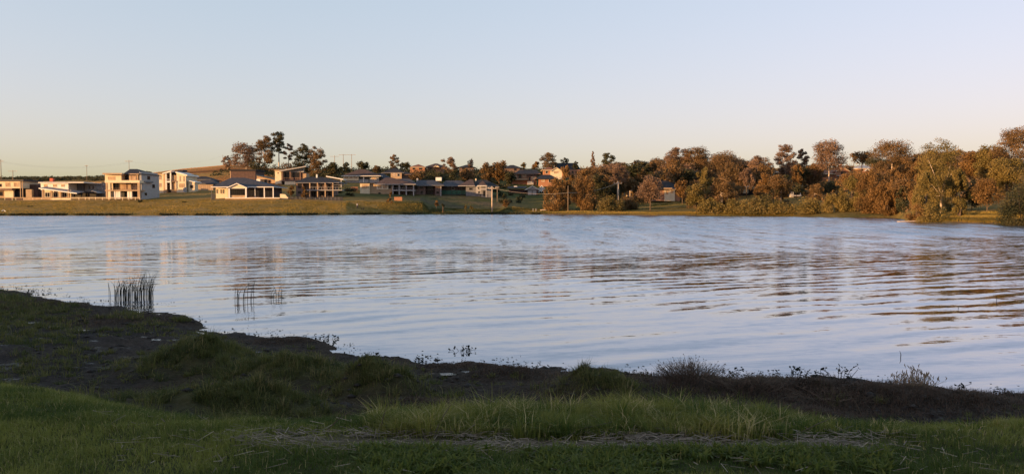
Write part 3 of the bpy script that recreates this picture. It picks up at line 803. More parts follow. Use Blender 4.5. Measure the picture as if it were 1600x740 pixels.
# ------------------------------------------------------------------ houses across the lake (front plane at depth Y; sizes given by what each spans in the photograph)
class House:
    def __init__(s, name, label, cat, px, yb, Y, group='houses across the lake'):
        s.px, s.yb, s.Y = px, yb, Y
        x, y, z = pix(px, yb, Y)
        s.o = (x, y, z)
        s.root = empty(name, (x, y, z), label, cat, group)
    def X(s, p, d=0): return xpix(p, s.Y+d)-s.o[0]
    def Z(s, y, d=0): return float(zpix(y, s.Y+d))-s.o[2]
    def box(s, name, x0, x1, y0, y1, d0, d1, mat, parent=None, mb=None):
        m = mb or MB()
        m.box(s.X(x0, d0), s.X(x1, d0), d0, d1, s.Z(y1, d0), s.Z(y0, d0))
        return m if mb else m.build(name, M[mat], parent or s.root)
    def wall(s, x0, x1, y0, y1, d0, d1, mat, below=0): return s.box('wall', x0, x1, y0, y1+below, d0, d1, mat)
    def win(s, x0, x1, y0, y1, d=0, frame='white', glass='glass', mull=0, name='window'):
        a, b, c, e = s.X(x0, d), s.X(x1, d), s.Z(y1, d), s.Z(y0, d)
        t = .07; m = MB()
        m.box(a, b, d-.09, d-.003, e-t, e).box(a, b, d-.09, d-.003, c, c+t)
        m.box(a, a+t, d-.09, d-.003, c+t, e-t).box(b-t, b, d-.09, d-.003, c+t, e-t)
        for k in range(mull):
            x = a+(b-a)*(k+1)/(mull+1)
            m.box(x-.03, x+.03, d-.08, d-.003, c+t, e-t)
        f = m.build(name, M[frame], s.root)
        MB().box(a+t, b-t, d-.045, d-.012, c+t, e-t).build('pane', M[glass], f)
        return f
    def swin(s, p, y0, y1, d0, d1, frame='white'):
        """window in the right hand side wall whose front edge is seen at p"""
        x = s.X(p, 0); c, e = s.Z(y1, d0), s.Z(y0, d0); t = .07
        m = MB().box(x+.003, x+.08, d0, d1, e-t, e).box(x+.003, x+.08, d0, d1, c, c+t).box(x+.003, x+.08, d0, d0+t, c+t, e-t).box(x+.003, x+.08, d1-t, d1, c+t, e-t)
        f = m.build('window', M[frame], s.root)
        MB().box(x+.008, x+.04, d0+t, d1-t, c+t, e-t).build('pane', M['glass'], f)
    def post(s, p, y0, y1, d=0, w=.22, mat='white', name='post'):
        x = s.X(p, d)
        return MB().box(x-w/2, x+w/2, d, d+w, s.Z(y1, d), s.Z(y0, d)).build(name, M[mat], s.root)
    def slab(s, name, x0, x1, y0, y1, d0, d1, mat): return s.box(name, x0, x1, y0, y1, d0, d1, mat)
    def rail(s, x0, x1, y0, y1, d=0, mat='white', n=6, name='balustrade'):
        a, b, c, e = s.X(x0, d), s.X(x1, d), s.Z(y1, d), s.Z(y0, d)
        m = MB().box(a, b, d-.05, d+.03, e-.07, e)
        for k in range(n):
            x = a+(b-a)*k/(n-1)
            m.box(x-.03, x+.03, d-.04, d+.02, c, e-.07)
        return m.build(name, M[mat], s.root)
    def hip(s, x0, x1, ye, yr, d0, d1, mat, over=.5, r0=None, r1=None, fascia='white', name='roof'):
        a, b, e = s.X(x0, d0), s.X(x1, d0), s.Z(ye, d0)
        dm = (d0+d1)/2; z = s.Z(yr, dm); hd = (d1-d0)/2
        ra = s.X(r0, dm) if r0 is not None else min(a+hd, (a+b)/2-.1)
        rb = s.X(r1, dm) if r1 is not None else max(b-hd, (a+b)/2+.1)
        y0, y1 = d0-over, d1+over
        v = [(a,y0,e),(b,y0,e),(b,y1,e),(a,y1,e),(ra,dm,z),(rb,dm,z)]
        lo = [(p[0],p[1],p[2]-.18) for p in v[:4]]
        m = MB().poly(v+lo, [[0,1,5,4],[1,2,5],[2,3,4,5],[3,0,4],[6,9,8,7]])
        o = m.build(name, M[mat], s.root)
        f = MB()
        f.box(a-.02, b+.02, y0-.06, y0-.005, e-.22, e+.02).box(a-.06, a-.02, y0, y1, e-.22, e+.02).box(b+.02, b+.06, y0, y1, e-.22, e+.02)
        f.build('gutter', M[fascia], o)
        return o
    def gable(s, x0, x1, ye, yp, d0, d1, mat, wall, over=.35, trim='white', peak=None, name='roof'):
        """gable that faces the water: ridge runs back"""
        a, b, e = s.X(x0, d0), s.X(x1, d0), s.Z(ye, d0)
        c, z = s.X(peak if peak is not None else (x0+x1)/2, d0), s.Z(yp, d0)
        MB().poly([(a+.25,d0,e),(b-.25,d0,e),(c,d0,z-.15),(a+.25,d1,e),(b-.25,d1,e),(c,d1,z-.15)], [[0,1,2],[5,4,3],[0,3,4,1],[1,4,5,2],[2,5,3,0]]).build('gable', M[wall], s.root)
        t = .14; y0 = d0-over
        m = MB()
        for (p, q) in (((a,e),(c,z)),((b,e),(c,z))):
            pts = [(p[0],y0,p[1]),(q[0],y0,q[1]),(q[0],d1,q[1]),(p[0],d1,p[1])]
            m.poly(pts+[(u,v,w-t) for u,v,w in pts], [[0,1,2,3],[7,6,5,4],[0,4,5,1],[1,5,6,2],[2,6,7,3],[3,7,4,0]])
        o = m.build(name, M[mat], s.root)
        f = MB()
        for (p, q) in (((a,e),(c,z)),((b,e),(c,z))):
            pts = [(p[0],y0-.07,p[1]+.04),(q[0],y0-.07,q[1]+.04),(q[0],y0-.07,q[1]-.22),(p[0],y0-.07,p[1]-.22)]
            f.poly(pts+[(u,v+.06,w) for u,v,w in pts], [[0,1,2,3],[7,6,5,4],[0,4,5,1],[1,5,6,2],[2,6,7,3],[3,7,4,0]])
        f.build('barge_board', M[trim], o)
        return o
    def skillion(s, x0, x1, yl, yr, d0, d1, mat, t=.3, rise=0., fascia=None, name='roof'):
        a, b = s.X(x0, d0), s.X(x1, d0); l, r = s.Z(yl, d0), s.Z(yr, d0)
        pts = [(a,d0,l),(b,d0,r),(b,d1,r+rise),(a,d1,l+rise)]
        o = MB().poly(pts+[(u,v,w-t) for u,v,w in pts], [[0,1,2,3],[7,6,5,4],[0,4,5,1],[1,5,6,2],[2,6,7,3],[3,7,4,0]]).build(name, M[mat], s.root)
        if fascia:
            q = [(a-.03,d0-.08,l+.03),(b+.03,d0-.08,r+.03),(b+.03,d0-.004,r+.03),(a-.03,d0-.004,l+.03)]
            MB().poly(q+[(u,v,w-t-.08) for u,v,w in q], [[0,1,2,3],[7,6,5,4],[0,4,5,1],[1,5,6,2],[2,6,7,3],[3,7,4,0]]).build('fascia', M[fascia], o)
        return o

# flat roofed tan house at the edge of the view
h = House('modern_house', 'flat roofed tan house cut by the photo edge beside the tall power pole', 'house', 18, 309, 256)
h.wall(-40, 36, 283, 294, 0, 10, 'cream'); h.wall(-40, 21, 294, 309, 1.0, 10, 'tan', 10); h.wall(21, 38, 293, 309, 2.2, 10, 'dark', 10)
h.slab('roof', -42, 38, 280.5, 283, -.6, 10.4, 'black'); h.slab('balcony', -40, 20, 294, 297, -.8, 1.0, 'brown')
h.wall(8, 22, 297, 307, .4, 1.0, 'cream', 8)
h.win(-2, 4, 287, 292, 0, 'brown'); h.win(10, 17, 285, 292, 0, 'cream', 'wglass'); h.win(23, 31, 285, 292, 0, 'cream', 'wglass')
h.box('garage_door', 24, 36, 297, 308, 2.1, 2.2, 'black'); h.win(-6, 6, 299, 306, 1.0, 'brown')
for p in (33, 36.5): h.post(p, 283, 308, -.3, .2, 'tan')
MB().box(h.X(50)-.55, h.X(56)+.1, -2, -1, h.Z(313), h.Z(296)).build('pillar', M['tan'], h.root)
h.wall(39, 60, 288, 309, 4, 12, 'dkbrown', 8)
h.win(44, 48, 292, 297, 4, 'brown')

# white pavilion house
h = House('white_house', 'low white house with a white sloping awning above the pale fence', 'house', 92, 309, 254)
h.wall(65, 108, 285, 297, 3, 14, 'white'); h.wall(66, 112, 297, 309, 1.5, 3, 'cream', 8)
h.skillion(62, 121, 293.5, 301.5, -1.2, 3.2, 'rlight', .25, .6, 'white', 'awning'); h.skillion(61, 132, 284.4, 284.4, 1.8, 14, 'white', .28, 0, None)
for p in (68, 81, 95, 108): h.post(p, 297.0 if p > 80 else 295.5, 310, -.4, .5, 'tan', 'pillar')
for a, b in ((71.5, 79), (84, 92), (98, 106)): h.win(a, b, 300.5, 308, 1.5, 'white', 'glass', 1)
for a, b in ((70, 75), (84, 90), (97, 102)): h.win(a, b, 288, 292, 3, 'cream', 'wglass')
MB().box(h.X(79, 9), h.X(84, 9), 9, 10, h.Z(286, 9), h.Z(278.5, 9)).build('chimney', M['red'], h.root)
# grey neighbour
h = House('grey_house', 'flat roofed grey house with dark carports beside the low white house', 'house', 138, 309, 262)
h.wall(110, 131, 285.5, 300, 0, 9, 'grey'); h.wall(131, 158, 286, 300, 1.2, 9, 'pale'); h.wall(152, 170, 289, 309, .6, 9, 'grey', 8)
h.slab('roof', 108, 133, 284, 285.6, -.5, 9.4, 'rlight'); h.slab('roof', 131, 160, 284.6, 286, .7, 9.4, 'tan'); h.skillion(146, 172, 285.8, 289, .2, 9.2, 'pale', .2)
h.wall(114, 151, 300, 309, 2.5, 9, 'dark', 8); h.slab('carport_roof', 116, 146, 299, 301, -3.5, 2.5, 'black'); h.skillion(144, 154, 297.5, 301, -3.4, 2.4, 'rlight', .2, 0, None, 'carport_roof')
for p in (117, 128, 140, 152): h.post(p, 300.6, 310, -3.2, .2, 'black')
for a, b in ((131.5, 133.8), (140, 142.5), (145.5, 148)): h.win(a, b, 290, 295.5, 1.2 if a > 131 else 0, 'grey')
h.win(154, 161, 293, 295.5, .6, 'white')

# large three level house
h = House('modern_house', 'large three level cream house with wide balconies and a dark hip roof', 'house', 192, 310, 245)
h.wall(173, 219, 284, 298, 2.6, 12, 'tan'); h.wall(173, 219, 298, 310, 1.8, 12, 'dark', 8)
h.wall(165.5, 191, 272.5, 282, .8, 11, 'cream'); h.wall(191, 203, 273, 282, 3.2, 11, 'black'); h.wall(203, 217, 272, 282, 1.0, 11, 'tan')
h.wall(219, 219.6, 268, 310, 1.0, 13.5, 'pale', 10)
MB().box(h.X(217), h.X(219.6)+.02, 1.05, 13.4, h.Z(318), h.Z(270)).build('wall', M['pale'], h.root)
h.slab('roof', 161.5, 192, 270.2, 272.6, -.8, 11.4, 'tan'); h.slab('roof', 202, 218, 271, 272.6, .2, 6, 'tan')
h.slab('balcony', 165, 219.2, 281.6, 285.6, -1.2, 2.6, 'cream'); h.slab('balcony', 165, 219.2, 296.6, 298.4, -1.2, 2.6, 'tan')
h.hip(196, 224, 271.5, 264.0, 1.5, 14, 'rdark', .8, 205, 216, 'black')
for p, w in ((167.5, .5), (171.5, .8), (217.5, .75)): h.post(p, 285.6, 311, -1.1, w, 'tan' if w < .8 else 'cream', 'column')
h.win(178, 187, 286.5, 296.4, 2.6, 'black', 'glass', 1, 'sliding_door'); h.win(188, 199, 286.5, 296.4, 2.6, 'brown', 'wglass', 0); h.win(200, 216, 286.5, 296.4, 2.6, 'brown', 'wglass', 1)
h.wall(173.3, 177.5, 285.7, 296.5, 2.2, 2.59, 'cream')
h.rail(172.5, 216.5, 294.0, 296.6, -1.0, 'brown', 14)
for p, w in ((172.8, .45), (180, .5), (183.6, .5), (187, .7), (201.2, .6), (205, .7), (221, .5)): h.post(p, 298.4, 310.5, -.6 if p < 220 else 1.2, w, 'white', 'column')
h.box('garage_door', 189, 199.5, 300.5, 310, 1.7, 1.79, 'black'); h.box('garage_door', 207, 216, 300.5, 310, 1.7, 1.79, 'black')
h.win(170, 181, 275.5, 281.4, .8, 'cream', 'wglass'); h.win(193, 199, 274, 281.4, 3.2, 'dkbrown'); h.win(206, 214, 274, 281, 1.0, 'tan', 'wglass')
h.swin(219.6, 275, 280.5, 5.0, 7.0, 'black'); h.swin(219.6, 288, 293.5, 8.4, 10.2, 'black'); h.swin(219.6, 301, 305, 3, 4.6, 'black')
h.box('awning', 219.7, 226, 282.4, 285, 1.6, 8.0, 'grey')

# white two storey house with slanted gables
h = House('white_house', 'white two storey house with brick panels, dark balconies and slanting white gables', 'house', 268, 295, 285)
h.wall(246, 258, 272, 295, .8, 10, 'cream', 14); h.wall(256.5, 261, 270, 295, .2, 10, 'tan', 14); h.wall(261, 268, 268.5, 295, 1.8, 10, 'dkbrown', 14)
h.wall(268, 277, 273.5, 295, 1.0, 10, 'tan', 14); h.wall(277, 291.5, 271.5, 295, 0, 10, 'cream', 14); h.wall(295, 305, 284, 295, 1, 6, 'cream', 12)
h.skillion(255, 269, 270.3, 266.6, -.5, 10.4, 'white', .4); h.skillion(275.5, 293.5, 268.0, 273.0, -.6, 10.3, 'white', .45)
MB().poly([(h.X(277),.02,h.Z(271.6)),(h.X(291.5),.02,h.Z(271.6)),(h.X(291.5),.02,h.Z(273.2)),(h.X(277),.02,h.Z(269.3)),(h.X(277),9.9,h.Z(271.6)),(h.X(291.5),9.9,h.Z(271.6)),(h.X(291.5),9.9,h.Z(273.2)),(h.X(277),9.9,h.Z(269.3))],
          [[0,1,2,3],[7,6,5,4],[0,4,5,1],[1,5,6,2],[2,6,7,3],[3,7,4,0]]).build('gable', M['cream'], h.root)
h.slab('roof', 245, 258, 270.8, 272, .2, 10.2, 'tan'); h.slab('roof', 267, 277, 266.8, 272, 2.5, 10, 'black'); h.slab('roof', 279, 287, 265.2, 268, 5, 9, 'rgrey')
h.skillion(294, 306, 281.5, 284, .5, 6.3, 'white', .25)
h.slab('balcony', 260, 268.4, 283, 285, -.3, 1.8, 'white'); h.rail(260.4, 268, 279.6, 283, -.2, 'white', 5); h.slab('balcony', 268, 277.5, 282.6, 284, -.2, 1.0, 'brown')
for p in (260.5, 267.6): h.post(p, 269.5, 296, -.2, .4, 'white', 'column')
for a, b, c, d_ in ((250,253.5,275,281),(250,253.5,286,292.5)): h.win(a, b, c, d_, .8, 'white', 'wglass')
h.win(262, 266.5, 273, 279.5, 1.8, 'brown'); h.win(262, 266.5, 286, 294.5, 1.8, 'brown', 'glass', 0, 'door')
for a, b, c, d_ in ((281.5,283.3,275,283.5),(287.4,289,275,283.5)): h.win(a, b, c, d_, 0, 'cream', 'wglass')
h.win(271, 275.5, 286, 294, 1.0, 'tan', 'wglass'); h.win(281, 289, 286.5, 293, 0, 'cream', 'wglass'); h.win(298, 302.5, 289, 294, 1, 'brown')
for p in (275.8,): h.post(p, 284, 295, -.2, .35, 'cream', 'column')
# low dark house and its fence
h = House('dark_house', 'low dark house in shade between the white gabled house and the bungalow', 'house', 312, 296, 305)
h.wall(293, 330, 280, 296, 0, 9, 'grey', 12); h.hip(291, 334, 281.5, 275.5, 0, 9, 'rdark', .5, fascia='black'); h.hip(305, 340, 286.5, 280.5, -3.5, 3, 'rgrey', .3, fascia='grey')
h.wall(307, 337, 286.5, 296, -3, 0, 'black', 8); h.win(296, 300, 277.8+4, 287, 0, 'white'); h.win(314, 318, 289, 293, -3, 'white')

# bungalow with the white gable
h = House('bungalow', 'single storey bungalow with blue grey hip roof, white front gable and long verandah', 'house', 382, 308.5, 248)
h.wall(338, 357, 291, 308.5, 2.5, 13, 'cream', 8); h.wall(357, 387, 291, 308.5, 3.0, 13, 'dkbrown', 8); h.wall(387, 427, 292, 308.5, 3.2, 13, 'dkbrown', 8)
h.hip(333, 430, 291.8, 277.5, 1.2, 14.2, 'rgrey', 1.2, 362, 383); h.slab('eave_soffit', 334, 429.5, 292.0, 292.6, .2, 3.2, 'white')
h.gable(355.5, 387.5, 293.2, 286.2, -1.5, 6, 'rgrey', 'cream', .4)
h.slab('lintel', 358, 386, 293.0, 294.4, -1.4, -.9, 'white')
for p, w in ((358.6, .42), (384.8, .42)): h.post(p, 294.2, 309, -1.5, w, 'white', 'column')
for p, w in ((399, .14), (413.4, .28), (427.3, .28)): h.post(p, 292.6, 309, .3, w, 'white')
h.win(361, 383, 295, 307, 3.0, 'dark', 'glass', 6, 'folding_door'); h.win(389, 398, 296, 307, 3.2, 'black', 'glass', 1); h.win(400, 412, 296, 307, 3.2, 'black', 'glass', 2); h.win(415, 426, 297, 307.5, 3.2, 'black', 'glass', 1)
for a, b in ((338.8, 341), (345, 347.2), (348.6, 350.8)): h.win(a, b, 295.5, 302.5, 2.5, 'cream', 'glass')
h.slab('terrace', 352, 437, 309, 311.6, -2.6, 3.2, 'tan'); h.slab('terrace_edge', 352, 437.5, 308.6, 309.6, -2.9, -2.4, 'white')
h.box('planter', 357.5, 385.5, 305, 308.4, -1.2, -.8, 'tan')
h.slab('plinth', 340, 437, 311.6, 318, -2.2, 3.0, 'dkbrown')
w = House('garden_wall', 'pale rendered wall with a sloping top beside the bungalow verandah', 'wall', 444, 312, 247, None)
MB().poly([(w.X(438),0,w.Z(318)),(w.X(450.5),0,w.Z(318)),(w.X(450.5),0,w.Z(309)),(w.X(446),0,w.Z(303.5)),(w.X(438),0,w.Z(302.8)),
           (w.X(438),.4,w.Z(318)),(w.X(450.5),.4,w.Z(318)),(w.X(450.5),.4,w.Z(309)),(w.X(446),.4,w.Z(303.5)),(w.X(438),.4,w.Z(302.8))],
          [[0,1,2,3,4],[9,8,7,6,5],[0,5,6,1],[1,6,7,2],[2,7,8,3],[3,8,9,4],[4,9,5,0]]).build('render_panel', M['cream'], w.root)

# brown shed and skillion wing on the hill
h = House('shed', 'large plain dark brown shed with a flat grey roof below the hilltop gums', 'shed', 380, 282, 335)
h.wall(361.5, 400, 267, 283, 0, 12, 'dkbrown', 10); h.slab('roof', 360.5, 401, 264.6, 267.2, -.4, 12.4, 'rdark')
MB().box(h.X(359.6), h.X(361.4), .5, 8, h.Z(290), h.Z(266.8)).build('wall', M['tan'], h.root)  # left side in lighter tan, sunlight put into the wall colour
h = House('brick_house', 'low brick wing with a roof that slopes down beside the dark brown shed', 'house', 418, 290, 318)
MB().poly([(h.X(402),0,h.Z(300)),(h.X(435),0,h.Z(300)),(h.X(435),0,h.Z(282.5)),(h.X(402),0,h.Z(274.3)),(h.X(402),8,h.Z(300)),(h.X(435),8,h.Z(300)),(h.X(435),8,h.Z(282.5)),(h.X(402),8,h.Z(274.3))],
          [[0,1,2,3],[7,6,5,4],[0,4,5,1],[1,5,6,2],[2,6,7,3],[3,7,4,0]]).build('wall', M['tan'], h.root)
h.skillion(400.5, 437, 273, 281.8, -.5, 8.4, 'black', .3); h.win(420, 424, 281, 286, 0, 'obrick'); h.win(414, 418, 280, 288, 0, 'black')
h.box('water_tank', 401.5, 407, 279.5, 283.5, -2, -.4, 'white')
# house with the rising roof
h = House('modern_house', 'upper level house whose pale roof slopes up to one side above dark glass', 'house', 456, 292, 312)
h.wall(430.5, 440.5, 266.5, 292, 0, 9, 'cream', 8); h.wall(440.5, 474, 268.5, 292, 1.6, 9, 'dkbrown', 8)
h.skillion(437, 479, 266.6, 259.2, -1.0, 2.2, 'rlight', .35, 0, 'pale'); h.slab('roof', 429, 441, 265.2, 266.6, -.5, 9.3, 'tan')
MB().poly([(h.X(441),1.4,h.Z(268.8)),(h.X(474),1.4,h.Z(268.8)),(h.X(474),1.4,h.Z(262)),(h.X(441),1.4,h.Z(267.6)),(h.X(441),2,h.Z(268.8)),(h.X(474),2,h.Z(268.8)),(h.X(474),2,h.Z(262)),(h.X(441),2,h.Z(267.6))],
          [[0,1,2,3],[7,6,5,4],[0,4,5,1],[1,5,6,2],[2,6,7,3],[3,7,4,0]]).build('gable', M['pale'], h.root)
for p in (442.5, 454, 470): h.post(p, 267.5, 283, -.6, .3, 'brown')
h.win(444, 452.5, 269, 279, 1.6, 'brown', 'glass', 1); h.win(456, 468, 269, 277, 1.6, 'black', 'glass', 2); h.rail(442, 473, 277.5, 281, -.5, 'brown', 10)
h.box('balcony', 441, 474, 281, 283, -.7, 1.6, 'brown'); h.box('wall', 474, 480, 271, 279, .8, 5, 'tan')
h.box('wall', 445.5, 462, 283.6, 288.5, -1.6, -.8, 'cream'); h.win(434.5, 436, 269, 271.5, 0, 'tan')
# two storey house with balconies
h = House('two_storey_house', 'two storey house with white balcony posts and dark hip roof behind the two brown saplings', 'house', 492, 309, 256)
h.wall(463, 520, 285, 309, 2.4, 11, 'dbrick', 6); h.wall(463, 474, 285, 309, 1.0, 2.4, 'dbrick', 6)
h.hip(461, 531, 285.2, 276.4, .2, 11.5, 'rdark', .5, 480, 505, 'grey')
h.slab('balcony', 477, 535, 296.4, 297.6, -1.0, 2.4, 'pale'); h.rail(485, 534, 292.2, 296.4, -.9, 'pale', 12)
for p in (484.5, 496.5, 508.5, 520.5): h.post(p, 285.4, 310, -.8, .34, 'tan')  # white posts coloured tan, their shade put into the paint
h.slab('terrace', 520, 535, 288.4, 289.2, -.8, 2, 'grey')
h.win(466, 471.5, 286.5, 294, 1.0, 'black'); h.win(488, 495, 287, 296.2, 2.4, 'black', 'glass', 1); h.win(499, 505, 288, 295, 2.4, 'brown', 'glass', 0); h.win(511, 518, 288, 296, 2.4, 'brown', 'glass', 1)
h.win(466, 471, 298.5, 302.5, 1.0, 'black'); h.win(487, 495, 299, 308.5, 2.4, 'black', 'glass', 1, 'door'); h.win(500, 507, 300, 306, 2.4, 'grey'); h.win(512, 519, 300, 306, 2.4, 'grey')
h.box('chimney', 494.5, 496.5, 272.5, 279, 5, 5.6, 'white')
f = House('glass_fence', 'dark low fence in front of the two storey house with balconies', 'fence', 492, 313, 247, None)
for k in range(14): f.box('panel', 451+6.1*k, 456.6+6.1*k, 307.6, 314.5, 0, .12, 'black'); f.post(450.7+6.1*k, 307.2, 315, -.02, .1, 'grey')
# shed roof above dark bank
h = House('carport', 'carport with a bright white slanting roof on a thin post beside the balconied house', 'carport', 524, 290, 300, None)
h.skillion(510, 537, 274.6, 279.6, 0, 6, 'white', .35); h.post(533.5, 279.6, 298, .1, .18, 'white'); h.post(513, 275.6, 296, .1, .18, 'brown'); h.wall(512, 534, 279.4, 296, 5, 6, 'black', 6)
# hip roofed upper house
h = House('hip_roof_house', 'upper house with brown hip roof and long bright cream front windows', 'house', 570, 287, 325)
h.wall(537, 561, 273.5, 280, 0, 10, 'cream', 2); h.wall(561, 592, 274, 287, 1.2, 10, 'pale', 8); h.wall(540, 576, 280, 287, .6, 10, 'pale', 8)
h.hip(534, 596, 274.6, 264.5, -.4, 11, 'rbrown', .5, 562, 570); h.wall(590, 605, 277, 290, 4, 9, 'grey', 6); h.hip(578, 610, 278.6, 271, 3, 10, 'rgrey', .4, fascia='grey')
for a, b in ((539, 545), (546.5, 552), (553.5, 559.5)): h.win(a, b, 275.3, 279, 0, 'cream', 'wglass')
h.win(562.5, 567, 274.6, 279.4, 1.2, 'dark'); h.win(570.5, 578, 274.8, 280, 1.2, 'dark', 'glass', 1); h.win(581, 588, 277, 280, 1.2, 'white', 'wglass')
for p in (568.6,): h.post(p, 274.6, 286, .2, .4, 'white', 'column')
# cream house in the middle
h = House('two_storey_house', 'cream two storey house with brown hip roof and a posted deck above the orange sapling', 'house', 606, 304, 275)
h.wall(563, 578, 286.5, 297, .6, 9, 'cream', 14); h.wall(578, 614, 286.5, 304, 1.2, 11, 'tan', 10); h.wall(588.5, 607, 287, 296, .9, 1.2, 'cream'); h.wall(614, 646, 287, 308, 3.4, 11, 'dbrick', 6)
h.hip(586, 650, 287.6, 277.4, .2, 12, 'rbrown', .5, 603, 613, 'pale'); h.hip(612, 652, 288.0, 279.2, 1.6, 10, 'rgrey', .3, 618, 640, 'pale', 'roof'); h.slab('roof', 561.5, 586, 285.2, 286.6, .1, 9, 'rgrey')
h.win(565.5, 577, 288, 294.6, .6, 'cream', 'wglass', 1); h.win(590, 597, 288.2, 294.8, .9, 'white', 'wglass'); h.win(598.4, 605.5, 288.2, 294.8, .9, 'white', 'wglass'); h.win(606.8, 611.5, 288.4, 294.5, 1.2, 'black')
h.win(591.5, 595, 300.5, 303.5, 1.2, 'black'); h.slab('deck', 613, 648, 296.6, 298.2, .2, 3.4, 'pale'); h.rail(614, 647.6, 293.4, 296.6, .3, 'grey', 12)
for p in (614, 624, 635, 646.4): h.post(p, 288.2, 310, .3, .36, 'pale')
for a, b in ((616.5, 621), (626, 629), (630.5, 633), (638, 643)): h.win(a, b, 289.3, 295.5, 3.4, 'white' if a in (626, 630.5) else 'black')
h.win(617, 622, 300, 307, 3.4, 'black'); h.win(637, 643, 300, 306, 3.4, 'black'); h.wall(623, 640, 305, 312, 0, .2, 'grey')
w = House('garden_wall', 'low terracotta retaining wall beside the orange sapling', 'wall', 622, 313, 254, None); w.box('brickwork', 616, 628.5, 307.6, 315.5, 0, .5, 'obrick')
w = House('garden_wall', 'low terracotta wall on the dark slope below the hip roofed upper house', 'wall', 553, 300, 285, None); w.box('brickwork', 548, 559.5, 292, 302, 0, .5, 'obrick')
# dark brick house with flat hip
h = House('brick_house', 'dusky brick house with wide dark hip roof next to the posted deck', 'house', 668, 306, 278)
h.wall(646, 665, 289, 306, 1.5, 11, 'dbrick', 8); h.wall(665, 680, 289, 304, 3.4, 11, 'dkbrown', 8); h.wall(680, 688, 289, 312, 1.0, 11, 'dbrick', 8)
h.hip(643, 694, 289.4, 281.4, .2, 12, 'rgrey', .4, 656, 678, 'grey')
h.win(656.5, 660.5, 290, 294.5, 1.5, 'dark'); h.win(657.5, 661, 298, 302.5, 1.5, 'dark'); h.win(668, 677, 291, 303, 3.4, 'black', 'glass', 2); h.win(682, 686, 299, 302.5, 1.0, 'dark'); h.win(649, 654, 291, 296, 1.5, 'brown')
h.post(689, 289.6, 312, .6, .3, 'pale'); h.box('chimney', 651, 653.6, 278.5, 284, 5, 5.8, 'pale'); h.box('balcony', 665, 680, 296, 297, 1.6, 3.4, 'dkbrown')
# house with green balcony
h = House('green_balcony_house', 'shaded house with a long dark green balcony screen', 'house', 713, 304, 283)
h.wall(689, 737, 290, 305, 3, 11, 'dbrick', 8); h.hip(688, 740, 290.2, 282, .6, 12, 'rgrey', .4, 697, 720, 'grey')
for k in range(5): h.box('screen', 690+8*k, 697.4+8*k, 297.2, 303.4, 0, .12, 'green')
h.slab('balcony', 689, 731, 303.4, 304.4, 0, 3, 'black'); h.wall(692, 731, 304.4, 309, 2.2, 3, 'dark', 8)
h.win(698, 704, 291.5, 296, 3, 'brown'); h.win(706, 710, 291, 297, 3, 'white'); h.win(718, 726, 291.5, 296, 3, 'brown'); h.box('box_vent', 681, 690, 277, 282.4, 8, 10, 'white')
# grey house with several gables
h = House('gabled_house', 'grey two storey house with several hipped roofs left of the wooden power pole', 'house', 750, 308, 280)
h.wall(728, 762, 290, 306, 1.6, 11, 'grey', 8); h.wall(752, 768, 290, 308, .6, 9, 'grey', 8); h.wall(744, 752, 290.5, 303, 1.0, 1.6, 'pale')
h.hip(716, 742, 290.0, 280, .8, 12, 'rbrown', .4, 734, 739, 'pale'); h.hip(738, 778, 290, 281.0, 2.5, 11, 'rdark', .4, 746, 760, 'grey'); h.hip(746, 761, 289.8, 282.4, -.6, 6, 'rbrown', .4, fascia='white')
h.win(746, 748.6, 291.6, 296, 1.0, 'white'); h.win(755, 759, 298, 306, .6, 'dark', 'glass', 0, 'door'); h.win(733, 738, 293, 297, 1.6, 'grey'); h.win(747, 750, 298.5, 302, 1.0, 'pale')
h.slab('balcony', 751, 760.4, 294.6, 296.6, -1.2, .6, 'pale'); h.post(759.6, 290, 308, -1.1, .3, 'pale'); h.box('chimney', 742.5, 744.5, 279, 284, 6, 6.6, 'cream')
# long brick house up the hill
h = House('brick_house', 'long brick house with a brown tiled roof and balcony high behind the wooden power pole', 'house', 822, 284, 340)
h.wall(800, 834, 271, 282, 1, 10, 'obrick', 6); h.wall(824, 838, 274.5, 288, 0, 2, 'obrick', 4)
h.hip(803, 845, 271.4, 265.2, .4, 11, 'rbrown', .4, 812, 838, 'brown'); h.slab('roof', 822, 839, 273.2, 274.8, -.4, 2.4, 'rbrown'); h.slab('balcony', 800, 824, 279, 281, -1, 1, 'tan')
for p in (801, 808, 816, 823): h.post(p, 271.6, 282, -.9, .25, 'brown')
h.win(803, 807, 273, 278, 1, 'white', 'wglass'); h.win(810, 815, 272.6, 278.6, 1, 'brown'); h.win(817, 822, 273, 277, 1, 'cream', 'wglass'); h.win(830.6, 836.5, 276, 281, 0, 'cream', 'wglass'); h.win(826, 829, 276, 282, 0, 'brown')
h.box('wall', 824, 833.5, 283.4, 288.4, -.6, -.1, 'pale')
# dark roofed brick neighbour
h = House('brick_house', 'brick house with dark hip roof partly hidden by the left she-oak', 'house', 854, 286, 330)
h.wall(842, 868, 278, 288, .6, 9, 'obrick', 6); h.hip(837, 872, 279, 273, 0, 9.6, 'rdark', .5, 846, 860, 'black'); h.win(846, 851, 280, 284, .6, 'white', 'wglass'); h.win(857, 861, 280, 285, .6, 'white')
